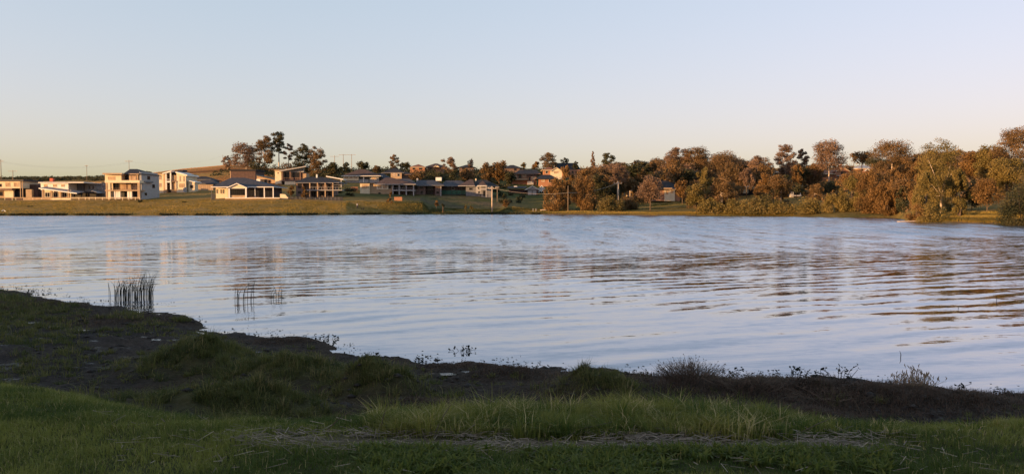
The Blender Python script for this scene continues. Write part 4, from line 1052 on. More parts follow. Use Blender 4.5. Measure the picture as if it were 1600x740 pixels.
# garage with gable
h = House('garage', 'dark garage with a white trimmed gable and two pale roller doors', 'garage', 834, 304, 298)
h.wall(822.5, 841, 296.5, 305, 0, 8, 'dkbrown', 6); h.gable(820, 843.5, 296.5, 290.3, -.4, 8.4, 'rdark', 'pale', .4)
for a, b in ((825, 831), (832, 838)): h.box('roller_door', a, b, 297.6, 304.4, -.12, -.01, 'pale')
h.wall(795, 822, 295.5, 303, 3, 9, 'dkbrown', 6); h.skillion(793, 823, 294, 293.4, 1.5, 9.4, 'rdark', .2, .8); h.box('roof_vent', 803, 808, 290.6, 292.4, 4, 6, 'white')
h = House('white_house', 'small white house with a steep gable between the garage and the left she-oak', 'house', 846, 304, 305)
h.wall(841.5, 851, 295.5, 305, 0, 7, 'white', 6); h.gable(840.6, 852, 296, 289.4, 0, 7.3, 'rlight', 'white', .3); h.win(843, 845.4, 298.5, 304, 0, 'dark'); h.win(846.4, 849, 298.5, 304, 0, 'dark')
# cream gable and orange house on the top
h = House('brick_house', 'cream gabled hilltop house above the left she-oak', 'house', 866, 274, 372)
h.wall(849, 862, 264.6, 274, 1.5, 9, 'obrick', 6); h.wall(860, 878, 267, 274, 0, 9, 'cream', 6); h.gable(860, 878.5, 267.3, 261.4, -.3, 9, 'rterra', 'cream', .3, 'cream'); h.hip(846, 870, 265.6, 260.8, .8, 10, 'rterra', .3, fascia='cream')
h.win(865, 872, 267.6, 271, 0, 'white', 'wglass'); h.win(852, 856, 267, 271, 1.5, 'white')
h = House('brick_house', 'orange brick hilltop house with a dark roof right of the cream gable', 'house', 892, 274, 384)
h.wall(880, 906, 265.5, 275, 0, 9, 'obrick', 6); h.hip(866, 908, 266, 254.6, .5, 12, 'rdark', .4, 868, 900, 'black')
h.win(886, 889, 267, 271, 0, 'brown'); h.win(893, 896, 267, 271, 0, 'brown'); h.win(899, 902, 267, 271, 0, 'brown')
# hilltop terracotta
h = House('hilltop_house', 'terracotta roofed house alone on the skyline above the brown bush', 'house', 650, 266, 395)
h.wall(641, 664, 260.5, 266, 0, 9, 'obrick', 6); h.hip(638, 667, 261.2, 256.6, -.3, 9.4, 'rterra', .3, fascia='cream'); h.win(645, 649, 261.8, 265, 0, 'brown'); h.win(655, 660, 261.8, 265, 0, 'brown')
h = House('hilltop_house', 'dark roofed skyline house with a bright gable just right of the terracotta roof', 'house', 680, 266, 400)
h.wall(668, 692, 260, 266, 0, 9, 'obrick', 6); h.hip(664, 697, 260.6, 255.4, -.3, 9.4, 'rbrown', .3, fascia='brown'); h.gable(678, 687, 261, 257.4, -1.6, 4, 'rterra', 'cream', .2, 'cream'); h.win(671, 675, 261.6, 264.6, 0, 'brown')
h = House('hilltop_house', 'low dark roof on the skyline beside the pale feathery treetop', 'house', 727, 266, 398)
h.wall(718, 740, 261, 268, 0, 8, 'dbrick', 6); h.hip(715, 743, 261.4, 257.4, -.3, 8.4, 'rdark', .3, fascia='black'); h.win(722, 726, 262, 265, 0, 'brown')
h = House('hilltop_house', 'dark roofed skyline house behind the big bushy hillside tree', 'house', 800, 270, 385)
h.wall(788, 812, 262, 270, 0, 8, 'dbrick', 6); h.hip(784, 816, 262.4, 257.8, -.3, 8.4, 'rdark', .3, fascia='black'); h.win(803, 807, 263, 267, 0, 'brown')
h = House('brick_house', 'small tan house with dark roof in the shade below the upright skyline gum', 'house', 624, 276, 348)
h.wall(611, 628, 269.5, 278, 0, 8, 'tan', 6); h.wall(628, 638, 272, 278, 1.5, 8, 'dbrick', 6); h.hip(596, 632, 270, 262.5, .4, 10, 'rdark', .4, fascia='grey'); h.hip(622, 643, 272.4, 268, 1, 8, 'rbrown', .3, fascia='brown')
h.win(615, 618, 271, 275, 0, 'white', 'wglass'); h.win(621, 625, 271, 275.5, 0, 'white')
h = House('white_house', 'white house with grey roof half hidden behind the rounded shore tree', 'house', 1040, 306, 268)
h.wall(1014, 1038, 295.6, 306, 1, 10, 'brick', 8); h.wall(1038, 1054, 294.5, 306, 0, 10, 'cream', 8); h.wall(1054, 1062, 296, 306, .8, 8, 'obrick', 8)
h.hip(1008, 1068, 295.2, 282, -.2, 12, 'rdark', .6, 1024, 1042, 'tan'); h.slab('awning', 1010, 1050, 293.4, 295, -1.4, -.1, 'tan')
h.win(1040, 1044, 296.5, 304, 0, 'cream', 'wglass'); h.win(1047, 1052, 296.5, 302, 0, 'cream', 'wglass'); h.win(1056, 1059, 298, 303, .8, 'brown'); h.win(1020, 1030, 298, 304, 1, 'brown')
h = House('white_house', 'narrow white two storey wall seen beside the tall power pole', 'house', 989, 304, 288)
h.wall(985.5, 993, 284.5, 306, 0, 8, 'white', 8); h.gable(984, 1000, 285, 279, -.3, 8, 'rgrey', 'white', .3); h.wall(980, 989.5, 298.6, 305.5, -3, 0, 'cream', 8); h.wall(993, 1000, 285, 306, .4, 8, 'dark', 6); h.win(987, 990, 287, 291, 0, 'brown')
h = House('hill_house', 'little pale gable roof peeping out of the trees above the olive shore tree', 'house', 1110, 290, 330)
h.wall(1100, 1119, 281.8, 290, 0, 7, 'dark', 8); h.gable(1102, 1118, 282, 276.8, -.2, 7, 'rlight', 'pale', .3); h.win(1104, 1108, 283.5, 288, 0, 'brown')
h = House('hill_house', 'cream house with a white beam over a dark carport among the rusty trees', 'house', 1165, 302, 284)
h.wall(1152, 1180, 280, 291, .6, 9, 'cream', 4); h.wall(1152, 1180, 291, 302, 2, 9, 'dark', 8); h.slab('beam', 1153, 1178, 289.4, 292.6, -.4, .6, 'white'); h.wall(1160, 1168.5, 293, 302, .2, .6, 'cream'); h.slab('roof', 1151, 1182, 278.6, 280, 0, 9.4, 'tan')
h.win(1155, 1159, 282, 287, .6, 'tan', 'wglass'); h.win(1163, 1168, 282, 287, .6, 'tan', 'wglass'); h.wall(1143, 1147, 291, 297, 0, 4, 'pale', 4)
h = House('hill_house', 'white eaved house on the hill left of the tall pale conifer', 'house', 1213, 274, 345)
h.wall(1206, 1222, 268.5, 276, 0, 8, 'cream', 8); h.skillion(1203, 1224, 266.2, 269.4, -.6, 8, 'white', .35); h.win(1210, 1214, 270.4, 274, 0, 'brown')
h = House('brick_house', 'orange brick house with a gable and triple window under the great umbrella gum', 'house', 1310, 276, 338)
h.wall(1306, 1325, 267.4, 277, 0, 9, 'obrick', 10); h.gable(1304.6, 1326.6, 267.6, 261.4, -.3, 9, 'rterra', 'obrick', .35, 'cream'); h.wall(1268, 1306, 271, 277, 2, 8, 'obrick', 10); h.hip(1264, 1308, 271.4, 265, 1.4, 10, 'rterra', .4, fascia='cream')
for a, b in ((1312.6, 1314.2), (1315, 1317), (1317.8, 1319.4)): h.win(a, b, 268.4, 272, 0, 'dark')
h.box('verandah', 1308, 1326, 273.8, 275, -1.6, 0, 'pale'); h.box('chimney', 1311.6, 1313.6, 256.6, 264, 5, 5.8, 'obrick'); h.win(1280, 1286, 272.4, 275.5, 2, 'brown')
w = House('garden_wall', 'long orange brick wall on the hill below the triple window gable', 'wall', 1300, 283, 300, None); w.box('brickwork', 1262, 1330, 277.4, 284, 0, .4, 'obrick')
h = House('hill_house', 'roof with a small white gable on the hill left of the widest skyline gum', 'house', 1354, 268, 372)
h.wall(1340, 1368, 262.5, 270, 0, 8, 'obrick', 8); h.hip(1338, 1368, 263, 257.6, -.4, 9, 'rlight', .3, fascia='cream'); h.gable(1350.6, 1359, 267, 262.4, -2, 3, 'rlight', 'white', .2); h.win(1343, 1347, 263.6, 267, 0, 'brown')
h = House('shed', 'small white shed with an open dark side among the waterline bushes', 'shed', 1241, 306, 262)
h.wall(1235, 1239.5, 296, 307, 0, 4, 'pale', 6); h.wall(1239.5, 1250, 297.5, 307, 1.5, 4, 'dark', 6); h.skillion(1233.6, 1251.4, 294.6, 296.6, -.5, 4.2, 'rlight', .2); h.slab('deck', 1236, 1252, 304.6, 306.4, -1, 1.5, 'pale'); h.post(1250, 297, 306, .1, .18, 'white')

# pale post and rail fence with panels along the lawn
f = House('post_and_rail_fence', 'long pale fence with posts and rails along the top of the far lawn', 'fence', 120, 312, 243.4, None)
for k, (a, b, mt) in enumerate(((9, 19.5, 'dkbrown'), (26, 37.5, 'dkbrown'), (38.5, 52, 'tan'), (52.8, 66, 'tan'), (66.8, 80, 'tan'), (80.8, 95, 'cream'), (95.8, 110.6, 'cream'))):
    f.box('panel', a, b, 309.4, 313.2, .05, .16, mt)
for k, p in enumerate([8.5, 19.8, 25.6, 38, 52.4, 66.4, 80.4, 95.4, 111.2, 124, 134, 140, 150, 160.5, 171, 181.5, 192, 202, 212, 219]):
    f.post(p, 308, 315.5, 0, .16, 'cream')
f.box('rail', 8, 111, 308.2, 309.2, -.04, .04, 'tan'); f.box('rail', 111, 219.4, 308.2, 309.1, -.04, .04, 'cream'); f.box('kerb', 8, 219.4, 313.3, 315.6, -.1, .3, 'cream'); f.box('rail', 111, 219.4, 310.7, 311.2, -.03, .03, 'tan')
f = House('timber_fence', 'brown timber fence on the slope left of the bungalow', 'fence', 322, 296, 280, None)
for k in range(8): f.box('panel', 310.4+2.95*k, 313.1+2.95*k, 288.8, 297.5, 0, .1, 'tan')
f.box('rail', 310, 334, 288.4, 289.1, -.05, .15, 'tan')
f = House('corner_fence', 'short dark fence and post at the left corner of the bungalow', 'fence', 333, 311, 246.5, None)
for k in range(2): f.box('panel', 331.4+2.6*k, 333.8+2.6*k, 302.5, 312.5, 0, .1, 'black')
f.post(331, 296, 313, -.03, .1, 'grey')
b = House('water_tank', 'pale tank standing on the dark slope below the white gabled house', 'tank', 289, 299, 277, None)
mt = MB(); n = 14
for z0, z1, r in ((-.3, 1.35, .62), (1.35, 1.5, .66)): mt.tube([(0,0,z0),(0,0,z1)], r, n)
mt.build('barrel', M['pale'], b.root)

# ------------------------------------------------------------------ power poles, lines, small things on the far bank
def pole(px, yt, yb, Y, label, w=.30, mat='timber', arm=2.2, ya=None, ins=True, name='power_pole', group='power poles', drop=1.0):
    x, _, z0 = pix(px, yb, Y); zt = float(zpix(yt, Y))
    r = empty(name, (x, Y, z0), label, 'power pole', group)
    MB().tube([(0,0,-drop),(0,0,zt-z0)], [w*.5, w*.36], 8).build('shaft', M[mat], r, smooth=True)
    if arm:
        za = float(zpix(ya if ya is not None else yt+1.5, Y))-z0
        c = MB().box(-arm/2, arm/2, -w*.5-.12, -w*.5+.0, za-.08, za+.08).build('crossarm', M[mat], r)
        for k in (-.45, -.15, .15, .45):
            MB().tube([(arm*k, -w*.5-.06, za+.08), (arm*k, -w*.5-.06, za+.34)], [.06, .04], 5).build('insulator', M['white'], c)
    return r
pole(2, 249, 284, 330, 'tallest power pole at the left edge above the tan house', .34, arm=2.6, ya=252)
pole(20.5, 266, 284, 380, 'short power pole with a wide arm above the tan house roof', .34, arm=4.4, ya=267.5)
pole(136, 258, 286, 360, 'thin pole rising behind the flat roofed grey house', .24, arm=1.6, ya=259)
pole(202, 250, 275, 360, 'power pole rising behind the large three level house', .26, arm=3.6, ya=252)
pole(348.5, 242, 267, 470, 'bare pole on the golden hill left of the hilltop gums', .30, arm=0)
pole(523, 243, 264, 470, 'leftmost of the three power poles right of the hilltop gums', .36, arm=5.4, ya=244.5)
pole(536.5, 241, 262, 470, 'middle of the three power poles right of the hilltop gums', .36, arm=5.6, ya=242)
pole(549.5, 241, 264, 470, 'rightmost of the three power poles right of the hilltop gums', .36, arm=5.2, ya=242)
p1 = pole(769, 291, 326, 243, 'stout wooden power pole standing on the dusky bank by the water', .50, 'ptimber', 2.6, 294.5)
pole(777, 292, 311, 262, 'slim grey pole just right of the stout wooden power pole', .22, 'timber', 1.2, 293)
p2 = pole(887.5, 290, 331, 239, 'slender pale pole between the two big she-oaks', .22, 'timber', 0)
p3 = pole(965, 283, 312, 252, 'pale power pole with an arm in front of the dark hollow', .44, 'ptimber', 2.6, 286.5)
pole(828+22, 246, 268, 388, 'tall aerial with short bars over the hilltop roofs', .12, 'timber', 3.0, 246.6, name='aerial')
def cable(a, b, sag, label, rad=.035):
    a, b = Vector(a), Vector(b)
    pts = [a.lerp(b, t/14)-Vector((0,0,sag*4*(t/14)*(1-t/14))) for t in range(15)]
    o = MB().tube(pts, rad, 4).build('power_line', M['wire'])
    tag(o, label, 'power line', 'power lines')
cable(pix(769.5, 293.5, 242.6), pix(887.5, 301, 238.7), 1.0, 'cable from the stout wooden pole to the slender pole by the she-oaks', .03)
cable(pix(887.5, 301, 238.7), pix(964.5, 286, 251.6), .9, 'cable from the slender pole by the she-oaks up to the pole before the hollow', .05)
cable(pix(2, 252, 329), pix(202, 253, 359), 2.5, 'upper thin wire from the tallest left edge pole across the sky', .018)
cable(pix(2, 253.6, 329), pix(202, 254.6, 359), 2.5, 'lower thin wire from the tallest left edge pole across the sky', .018)
cable(pix(202, 252.4, 359), pix(348.5, 243.5, 469), 3, 'thin wire running up to the bare pole on the golden hill', .02)

# fallen pale log, posts
def stump(px, yt, yb, Y, label):
    x, _, z = pix(px, yb, Y); zt = float(zpix(yt, Y))
    o = MB().tube([(0,0,-.3),(0,0,zt-z),(0,0,zt-z+.06)], [.11,.10,.05], 8).build('marker_post', M['pale'], None, smooth=True, loc=(x, Y, z))
    tag(o, label, 'post', 'white marker posts')
stump(833, 326, 331, 242, 'short white post at the shore, left one of a pair near the she-oak')
stump(837.5, 326, 331, 242, 'short white post at the shore, the one nearer the she-oak')
x, y, z = pix(849, 328.8, 240.5)
tag(MB().tube([(-1.0,0,.12),(-.2,.06,.2),(.6,.02,.18),(1.05,-.05,.12)], [.1,.13,.12,.07], 7).build('driftwood_log', M['bark'], None, smooth=True, loc=(x, y, max(z, Hs(x, y)))), 'pale log lying at the foot of the left she-oak', 'log')
x, y, z = pix(1432, 346.3, 124)
tag(MB().tube([(-2.4,0,.08),(-.8,.2,.10),(1.2,.1,.14),(2.6,.3,.10)], [.05,.08,.08,.05], 7).build('driftwood_log', M['bark'], None, smooth=True, loc=(x, 125.5, .02)), 'long pale log lying in the water at the point', 'log')

def skin(name, verts, edges, rad, mat, parent, sub=1):
    """one continuous body grown over a jointed skeleton"""
    me = bpy.data.meshes.new(name); me.from_pydata(verts, edges, []); me.update()
    o = bpy.data.objects.new(name, me); COL.objects.link(o)
    o.modifiers.new('skin', 'SKIN')
    if not me.skin_vertices: 
        bpy.context.view_layer.objects.active = o
    sv = me.skin_vertices[0].data if me.skin_vertices else None
    if sv:
        for i, r in enumerate(rad): sv[i].radius = (r, r) if not isinstance(r, tuple) else r
        sv[0].use_root = True
    s = o.modifiers.new('sub', 'SUBSURF'); s.levels = s.render_levels = sub
    me.materials.append(mat)
    if parent is not None: o.parent = parent
    return o
px_, Yp = 558.5, 235
x = xpix(px_, Yp)
P_ = empty('person', (x, Yp, Hs(x, Yp)), 'person in a white top and dark trousers walking a dog on the far lawn', 'person', None, R(70))
skin('body', [(0,0,.95),(0,.02,1.2),(0,.02,1.42),(0,.02,1.52),(0,.03,1.66),(-.10,0,.92),(-.11,.10,.50),(-.11,.02,.08),(-.11,.14,.04),(.10,0,.92),(.11,-.08,.50),(.11,-.22,.09),(.11,-.10,.04),
              (-.20,.02,1.40),(-.25,-.06,1.15),(-.24,.04,.92),(-.23,.10,.84),(.20,.02,1.40),(.25,.08,1.15),(.24,.24,1.0),(.23,.31,.97)],
     [(0,1),(1,2),(2,3),(3,4),(0,5),(5,6),(6,7),(7,8),(0,9),(9,10),(10,11),(11,12),(2,13),(13,14),(14,15),(15,16),(2,17),(17,18),(18,19),(19,20)],
     [.14,.13,.13,.06,.105,.10,.07,.05,.045,.10,.07,.05,.045,.06,.045,.035,.04,.06,.045,.035,.04], M['skin'], P_)
skin('shirt', [(0,.01,.98),(0,.02,1.2),(0,.02,1.40),(0,.02,1.46),(-.20,.02,1.40),(-.25,-.05,1.17),(.20,.02,1.40),(.25,.07,1.17)], [(0,1),(1,2),(2,3),(2,4),(4,5),(2,6),(6,7)], [.165,.155,.155,.08,.08,.062,.08,.062], M['white'], P_)
skin('trousers', [(0,0,.96),(-.10,0,.90),(-.11,.10,.50),(-.11,.02,.12),(.10,0,.90),(.11,-.08,.50),(.11,-.21,.13)], [(0,1),(1,2),(2,3),(0,4),(4,5),(5,6)], [.155,.115,.085,.07,.115,.085,.07], M['cloth'], P_)
skin('hair', [(0,.00,1.66),(0,-.02,1.72),(0,.05,1.73)], [(0,1),(1,2)], [.09,.10,.09], M['dbark'], P_)
px_, Yp = 566.6, 234
x = xpix(px_, Yp)
D_ = empty('dog', (x, Yp, Hs(x, Yp)), 'black dog walking ahead of the person on the far lawn', 'dog', None, 0)
skin('body', [(-.32,0,.52),(0,0,.50),(.30,0,.54),(.46,0,.68),(.58,0,.74),(.74,0,.70),(-.36,.09,.40),(-.30,.09,.28),(-.42,.09,.18),(-.38,.09,.03),(-.36,-.09,.40),(-.26,-.09,.28),(-.36,-.09,.18),(-.30,-.09,.03),
              (.30,.09,.38),(.34,.09,.20),(.36,.09,.03),(.30,-.09,.38),(.26,-.09,.20),(.22,-.09,.03),(-.46,0,.56),(-.66,0,.66),(.54,.06,.84),(.54,-.06,.84)],
     [(0,1),(1,2),(2,3),(3,4),(4,5),(0,6),(6,7),(7,8),(8,9),(0,10),(10,11),(11,12),(12,13),(2,14),(14,15),(15,16),(2,17),(17,18),(18,19),(0,20),(20,21),(4,22),(4,23)],
     [.12,.115,.145,.09,.09,.05,.075,.05,.035,.035,.075,.05,.035,.035,.065,.04,.035,.065,.04,.035,.035,.02,.025,.025], M['dog'], D_)
def bird(px, Y, label, rz):
    x = xpix(px, Y)
    b = empty('white_bird', (x, Y, max(Hs(x, Y), .02)), label, 'bird', 'white birds on the far bank', rz)
    skin('body', [(0,0,.42),(.16,0,.46),(-.18,0,.38),(-.34,0,.33),(.26,0,.58),(.28,0,.72),(.36,0,.75)], [(0,1),(0,2),(2,3),(1,4),(4,5),(5,6)], [.13,.10,.10,.04,.045,.05,.04], M['white'], b)
    for s in (-.05, .05): MB().tube([(0,s,.36),(.02,s,.18),(0,s,-.05)], .014, 4).build('leg', M['dark'], b)
    MB().tube([(.38,0,.75),(.48,0,.72),(.55,0,.65)], [.02,.015,.006], 4).build('bill', M['dark'], b)
bird(4.5, 214.5, 'white wading bird at the waterline nearer the left edge of the photo', R(20))
bird(8.2, 213.5, 'white wading bird at the waterline, second from the left edge', R(160))

# low growth along the far waterline
def shore_fringe():
    g = np.random.default_rng(31)
    C = []
    for p in np.arange(-30, 845, .8):
        Y = float(np.interp(p, SHP, SHY))+.5
        k = int(26*(vnoise(np.array([p*.09]), np.array([3.3]))[0]-.25))
        if k <= 2: continue
        C.append(np.stack([xpix(p, Y)+g.normal(size=k)*.25, Y+g.normal(size=k)*.35, .06+g.random(k)*.55], 1))
    C = np.concatenate(C)
    V, Q = leaf_quads(C, np.full(len(C), .5), 0, 5)
    tag(np_mesh('waterline_growth', V, quads=Q, mat=M['darkl'], attrs=dict(tint=np.repeat(g.random(len(C))*.5, 4))), 'dark low growth along the far waterline', None, None, 'stuff')
shore_fringe()

# ------------------------------------------------------------------ the near bank: grass, reeds, weeds, straw
def mat_grass(name, a, b, c):
    q = NT(name)
    t = q.attr('tint')
    col = q.mix(q.rng(t, 0, .5, smooth=False), a, b)
    col = q.mix(q.rng(t, .62, 1., smooth=False), col, c)
    q.set(Base_Color=col, Roughness=.55)
    q.p.inputs['Specular IOR Level'].default_value = .2
    tr = q.n('ShaderNodeBsdfTranslucent'); q.l(col, tr.inputs[0])
    mx = q.n('ShaderNodeMixShader'); mx.inputs[0].default_value = .4
    q.l(q.p.outputs[0], mx.inputs[1]); q.l(tr.outputs[0], mx.inputs[2])
    q.l(mx.outputs[0], q.t.nodes['Material Output'].inputs[0])
    return q.m
M['grass'] = mat_grass('lawn_blades', (.058,.090,.018), (.215,.225,.050), (.44,.35,.17))
M['tallg'] = mat_grass('tall_blades', (.052,.092,.016), (.255,.245,.056), (.58,.46,.25))
M['moundg'] = mat_grass('mound_blades', (.045,.062,.018), (.135,.135,.040), (.30,.23,.11))
M['matw'] = mat_grass('matted_weeds', (.040,.028,.022), (.095,.066,.048), (.16,.115,.08))
M['straw'] = mat_grass('dry_straw', (.13,.10,.075), (.23,.175,.135), (.44,.35,.26))
M['reed'] = mat_grass('reed_green', (.016,.022,.010), (.030,.036,.014), (.060,.055,.025))
M['weedleaf'] = mat_grass('dark_weed_leaf', (.010,.012,.008), (.018,.020,.011), (.03,.03,.016))
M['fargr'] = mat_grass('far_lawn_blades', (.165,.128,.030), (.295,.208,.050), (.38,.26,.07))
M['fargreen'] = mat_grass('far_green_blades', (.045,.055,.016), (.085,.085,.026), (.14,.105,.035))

def blades(P, hgt, wid, g, lean=.45, curl=.5, az=None):
    """tapered bent blades, 5 points each, as one vertex array"""
    n = len(P)
    az = g.random(n)*6.283 if az is None else az; fz = g.random(n)*6.283
    d = np.stack([np.cos(az), np.sin(az), np.zeros(n)], 1)
    w = np.stack([np.cos(fz), np.sin(fz), np.zeros(n)], 1)*(wid*.5)[:, None]
    l = (lean*g.random(n)**.8)[:, None]
    up = np.array([0, 0, 1.])
    h = hgt[:, None]
    m = P+(d*l*.4+up*(1-.25*l))*h*.55
    t = P+(d*(l*(1+curl*g.random((n, 1))))+up*(1-.45*l))*h
    V = np.stack([P-w, P+w, m+w*.75, m-w*.75, t], 1).reshape(-1, 3)
    b = np.arange(n)[:, None]*5
    return V, b+np.array([[0, 1, 2, 3]]), b+np.array([[3, 2, 4]])
def grass_obj(name, P, hgt, wid, tint, mat, seed, lean=.45, curl=.5, parent=None, az=None):
    V, Q, T = blades(P, hgt, wid, np.random.default_rng(seed), lean, curl, az)
    return np_mesh(name, V, quads=Q, tris=T, mat=M[mat], parent=parent, attrs=dict(tint=np.repeat(tint, 5)))
def tufts(cx, cy, k, rad, g):
    """blade feet of ragged tussocks: k blades round each centre, leaning outwards"""
    i = np.repeat(np.arange(len(cx)), k)
    a = g.random(len(i))*6.283; r = g.random(len(i))**.7*np.repeat(rad, k)
    return i, cx[i]+np.cos(a)*r, cy[i]+np.sin(a)*r, a+g.normal(0, .6, len(i)), r/np.repeat(rad, k)
def scatter(n, p0, p1, y0, y1, seed):
    g = np.random.default_rng(seed)
    Y = np.sqrt(g.uniform(y0*y0, y1*y1, n)); px = g.uniform(p0, p1, n)
    return xpix(px, Y), Y, px, g
# the mown lawn, shorter and denser near the camera
def lawn():
    X, Y, px, g = scatter(230000, -130, 1730, 4.25, 9.2, 21)
    e = np.interp(px, LEP, LEY)
    patch = fbm(X*1.1+3, Y*1.1, 3)
    st = np.exp(-((Y-5.5-.12*(fbm(X*1.2, Y*1.2, 2)-.5))/.17)**2)*ss(px, 300, 520)*(1-ss(px, 1290, 1480))
    edge = e+.55*(fbm(X*1.5, Y*1.5, 3)-.5)+.25
    keep = (Y < edge) & (g.random(len(X)) > .88*st) & (g.random(len(X)) < .35+1.1*patch)
    X, Y, px, patch, st = X[keep], Y[keep], px[keep], patch[keep], st[keep]
    tuft = fbm(X*5, Y*5, 2)
    h = (.018+.085*np.clip(tuft-.2, 0, 1)+.035*g.random(len(X)))*(1-.4*st)*(1+.5*ss(px, 700, 0)*0)
    tint = np.clip(1.5*(fbm(X*.8+11, Y*1.6, 4)-.33)+.35*(g.random(len(X))-.5)+.3*st+.15*ss(px, 500, 0), 0, .62)
    dryb = g.random(len(X)) < .05
    tint = np.where(dryb, .75+.25*g.random(len(X)), tint)
    P = np.stack([X, Y, H(X, Y)-.006], 1)
    o = grass_obj('lawn_grass', P, h, .0042+.0014*Y/5+0*h, tint, 'grass', 22, .9, .6)
    tag(o, 'short green lawn grass on the near bank', None, None, 'stuff')
lawn()
# the uncut ridge of long grass along the edge of the lawn
def ridge():
    X, Y, px, g = scatter(46000, 545, 1520, 5.62, 7.0, 23)
    e = np.interp(px, LEP, LEY)
    cl = fbm(X*3.2, Y*3.4, 4)
    k = ss(px, 555, 620)*(1-.9*ss(px, 1160, 1330))*ss(Y, 5.62, 5.8)*(1-ss(Y, e+.15, e+.55))
    keep = g.random(len(X)) < k*np.clip((cl-.30)*3.2, .08, 1)
    X, Y, px, cl = X[keep], Y[keep], px[keep], cl[keep]
    h = (.04+.16*np.clip(cl-.28, 0, 1)+.06*g.random(len(X))**2)
    tint = np.clip(.85*(fbm(X*1.7+4, Y*2, 3)-.12)+.3*(g.random(len(X))-.5), 0, .64)
    P = [np.stack([X, Y, H(X, Y)-.01], 1)]; hs = [h]; ts = [tint]; az = [g.random(len(X))*6.283]
    X, Y, px, g = scatter(1500, 555, 1600, 5.65, 7.2, 24)
    e = np.interp(px, LEP, LEY)
    k = ss(px, 555, 600)*(1-.82*ss(px, 1160, 1330))*(1-ss(Y, e+.2, e+.6))
    keep = g.random(len(X)) < k*np.clip((fbm(X*1.5, Y*2, 3)-.3)*4, .1, 1)
    tx, ty = X[keep], Y[keep]
    sz = np.clip(g.lognormal(0, .4, len(tx)), .5, 2.2)
    ti, X, Y, a_, q_ = tufts(tx, ty, 60, .06*sz, g)
    n = len(X)
    hs.append(((.08+.125*g.random(len(tx)))*np.sqrt(sz)*(1-.45*ss(tx/ty, .30, .44)))[ti]*(.3+.9*g.random(n)))
    t = np.clip((1.5*(fbm(tx*1.3+5, ty*1.8, 3)-.36)+.3*g.random(len(tx)))[ti]+.15*(g.random(n)-.5)+.18*(q_-.5), 0, .64)
    ts.append(np.where((g.random(n) < .07) | ((g.random(len(tx)) < .14)[ti] & (g.random(n) < .6)), .66+.34*g.random(n), t)); az.append(a_)
    P.append(np.stack([X, Y, H(X, Y)-.01], 1))
    P, h, tint, az = map(np.concatenate, (P, hs, ts, az))
    tag(grass_obj('long_grass', P, h, .0045+.0045*g.random(len(P)), tint, 'tallg', 24, .85, 1.1, az=az), 'long uncut grass along the edge of the lawn', None, None, 'stuff')
ridge()
# ragged grass and weeds on the slope between lawn and mud
def slope():
    X, Y, px, g = scatter(9000, -150, 1750, 6.2, 24, 25)
    w, e = np.interp(px, NWP, NWZ), np.interp(px, LEP, LEY)
    cl = fbm(X*1.2+2, Y*1.2+7, 4)
    k = np.maximum((1-ss(Y, e+.3, e+2.0)), 0)*ss(Y, e-.3, e+.1)
    k = np.maximum(k, 1.0*ss(px, 190, 40)*(1-ss(Y, w-3.0, w-.8))*ss(Y, 6.5, 8))
    k = np.maximum(k, .34*(1-ss(Y, w-1.2, w-.3))*ss(Y, e, e+1)*(1-.7*ss(px, 1100, 1300)))
    keep = g.random(len(X)) < k*np.maximum(np.clip((cl-.33)*5, 0, 1), np.clip((cl-.2)*6, 0, .9)*(1-ss(Y, e+.3, e+1.1)))
    tx, ty = X[keep], Y[keep]
    sz = np.clip(g.lognormal(0, .45, len(tx)), .4, 2.2)*np.maximum(1, ty/11)
    ti, X, Y, az, q_ = tufts(tx, ty, 46, .08*sz, g)
    n = len(X)
    h = ((.04+.10*g.random(len(tx)))*np.sqrt(sz))[ti]*(.35+.9*g.random(n))
    t = np.clip(.05+.5*g.random(len(tx))[ti]+.25*(g.random(n)-.5), 0, .62)
    t = np.where(g.random(n) < .07, .66+.34*g.random(n), t)
    tag(grass_obj('slope_grass', np.stack([X, Y, H(X, Y)-.01], 1), h, .00065*np.maximum(Y, 9)*(.6+.8*g.random(n)), t, 'moundg', 26, .9, 1.0, az=az), 'dull ragged grass on the slope down to the mud', None, None, 'stuff')
slope()
MOUND_LABELS = ['grassy mound at the mud edge, nearest to the small spit', 'long low grassy mound behind the green one beside the mud', 'rounded grassy mound closest to the water in the middle of the bank',
                'wide grassy mound just above the near lawn edge', 'small dark green grass mound at the water right of the puddle']
for i, (mx, my, rx, ry, mh) in enumerate(MOUNDS[:5]):
    g = np.random.default_rng(40+i)
    n = int(150*rx*ry/.5)
    v = g.normal(size=(n, 2))*.68
    tx, ty = xpix(mx, my)+v[:, 0]*rx, my+v[:, 1]*ry
    sz = np.clip(g.lognormal(0, .45, n), .4, 2.4)
    ti, X, Y, az, q_ = tufts(tx, ty, 62, .075*sz, g)
    n = len(X)
    th_ = (.05+.11*g.random(len(tx)))*np.sqrt(sz)
    h = th_[ti]*(.35+.9*g.random(n))
    dead = g.random(len(tx)) < .18
    t = np.clip(.05+.5*g.random(len(tx))[ti]+.25*(g.random(n)-.5), 0, .62)
    t = np.where((g.random(n) < .05) | (dead[ti] & (g.random(n) < .5)), .66+.34*g.random(n), t)
    cx_, cy_ = xpix(mx, my), my
    cz = Hs(cx_, cy_)
    P = np.stack([X-cx_, Y-cy_, H(X, Y)-cz-.01], 1)
    o = grass_obj('grass_mound', P, h, .0045+.005*g.random(n), t, 'moundg', 60+i, .95, 1.0, az=az)
    o.location = (cx_, cy_, cz)
    tag(o, MOUND_LABELS[i], 'grass mound', 'grassy mounds on the bank', 'thing')
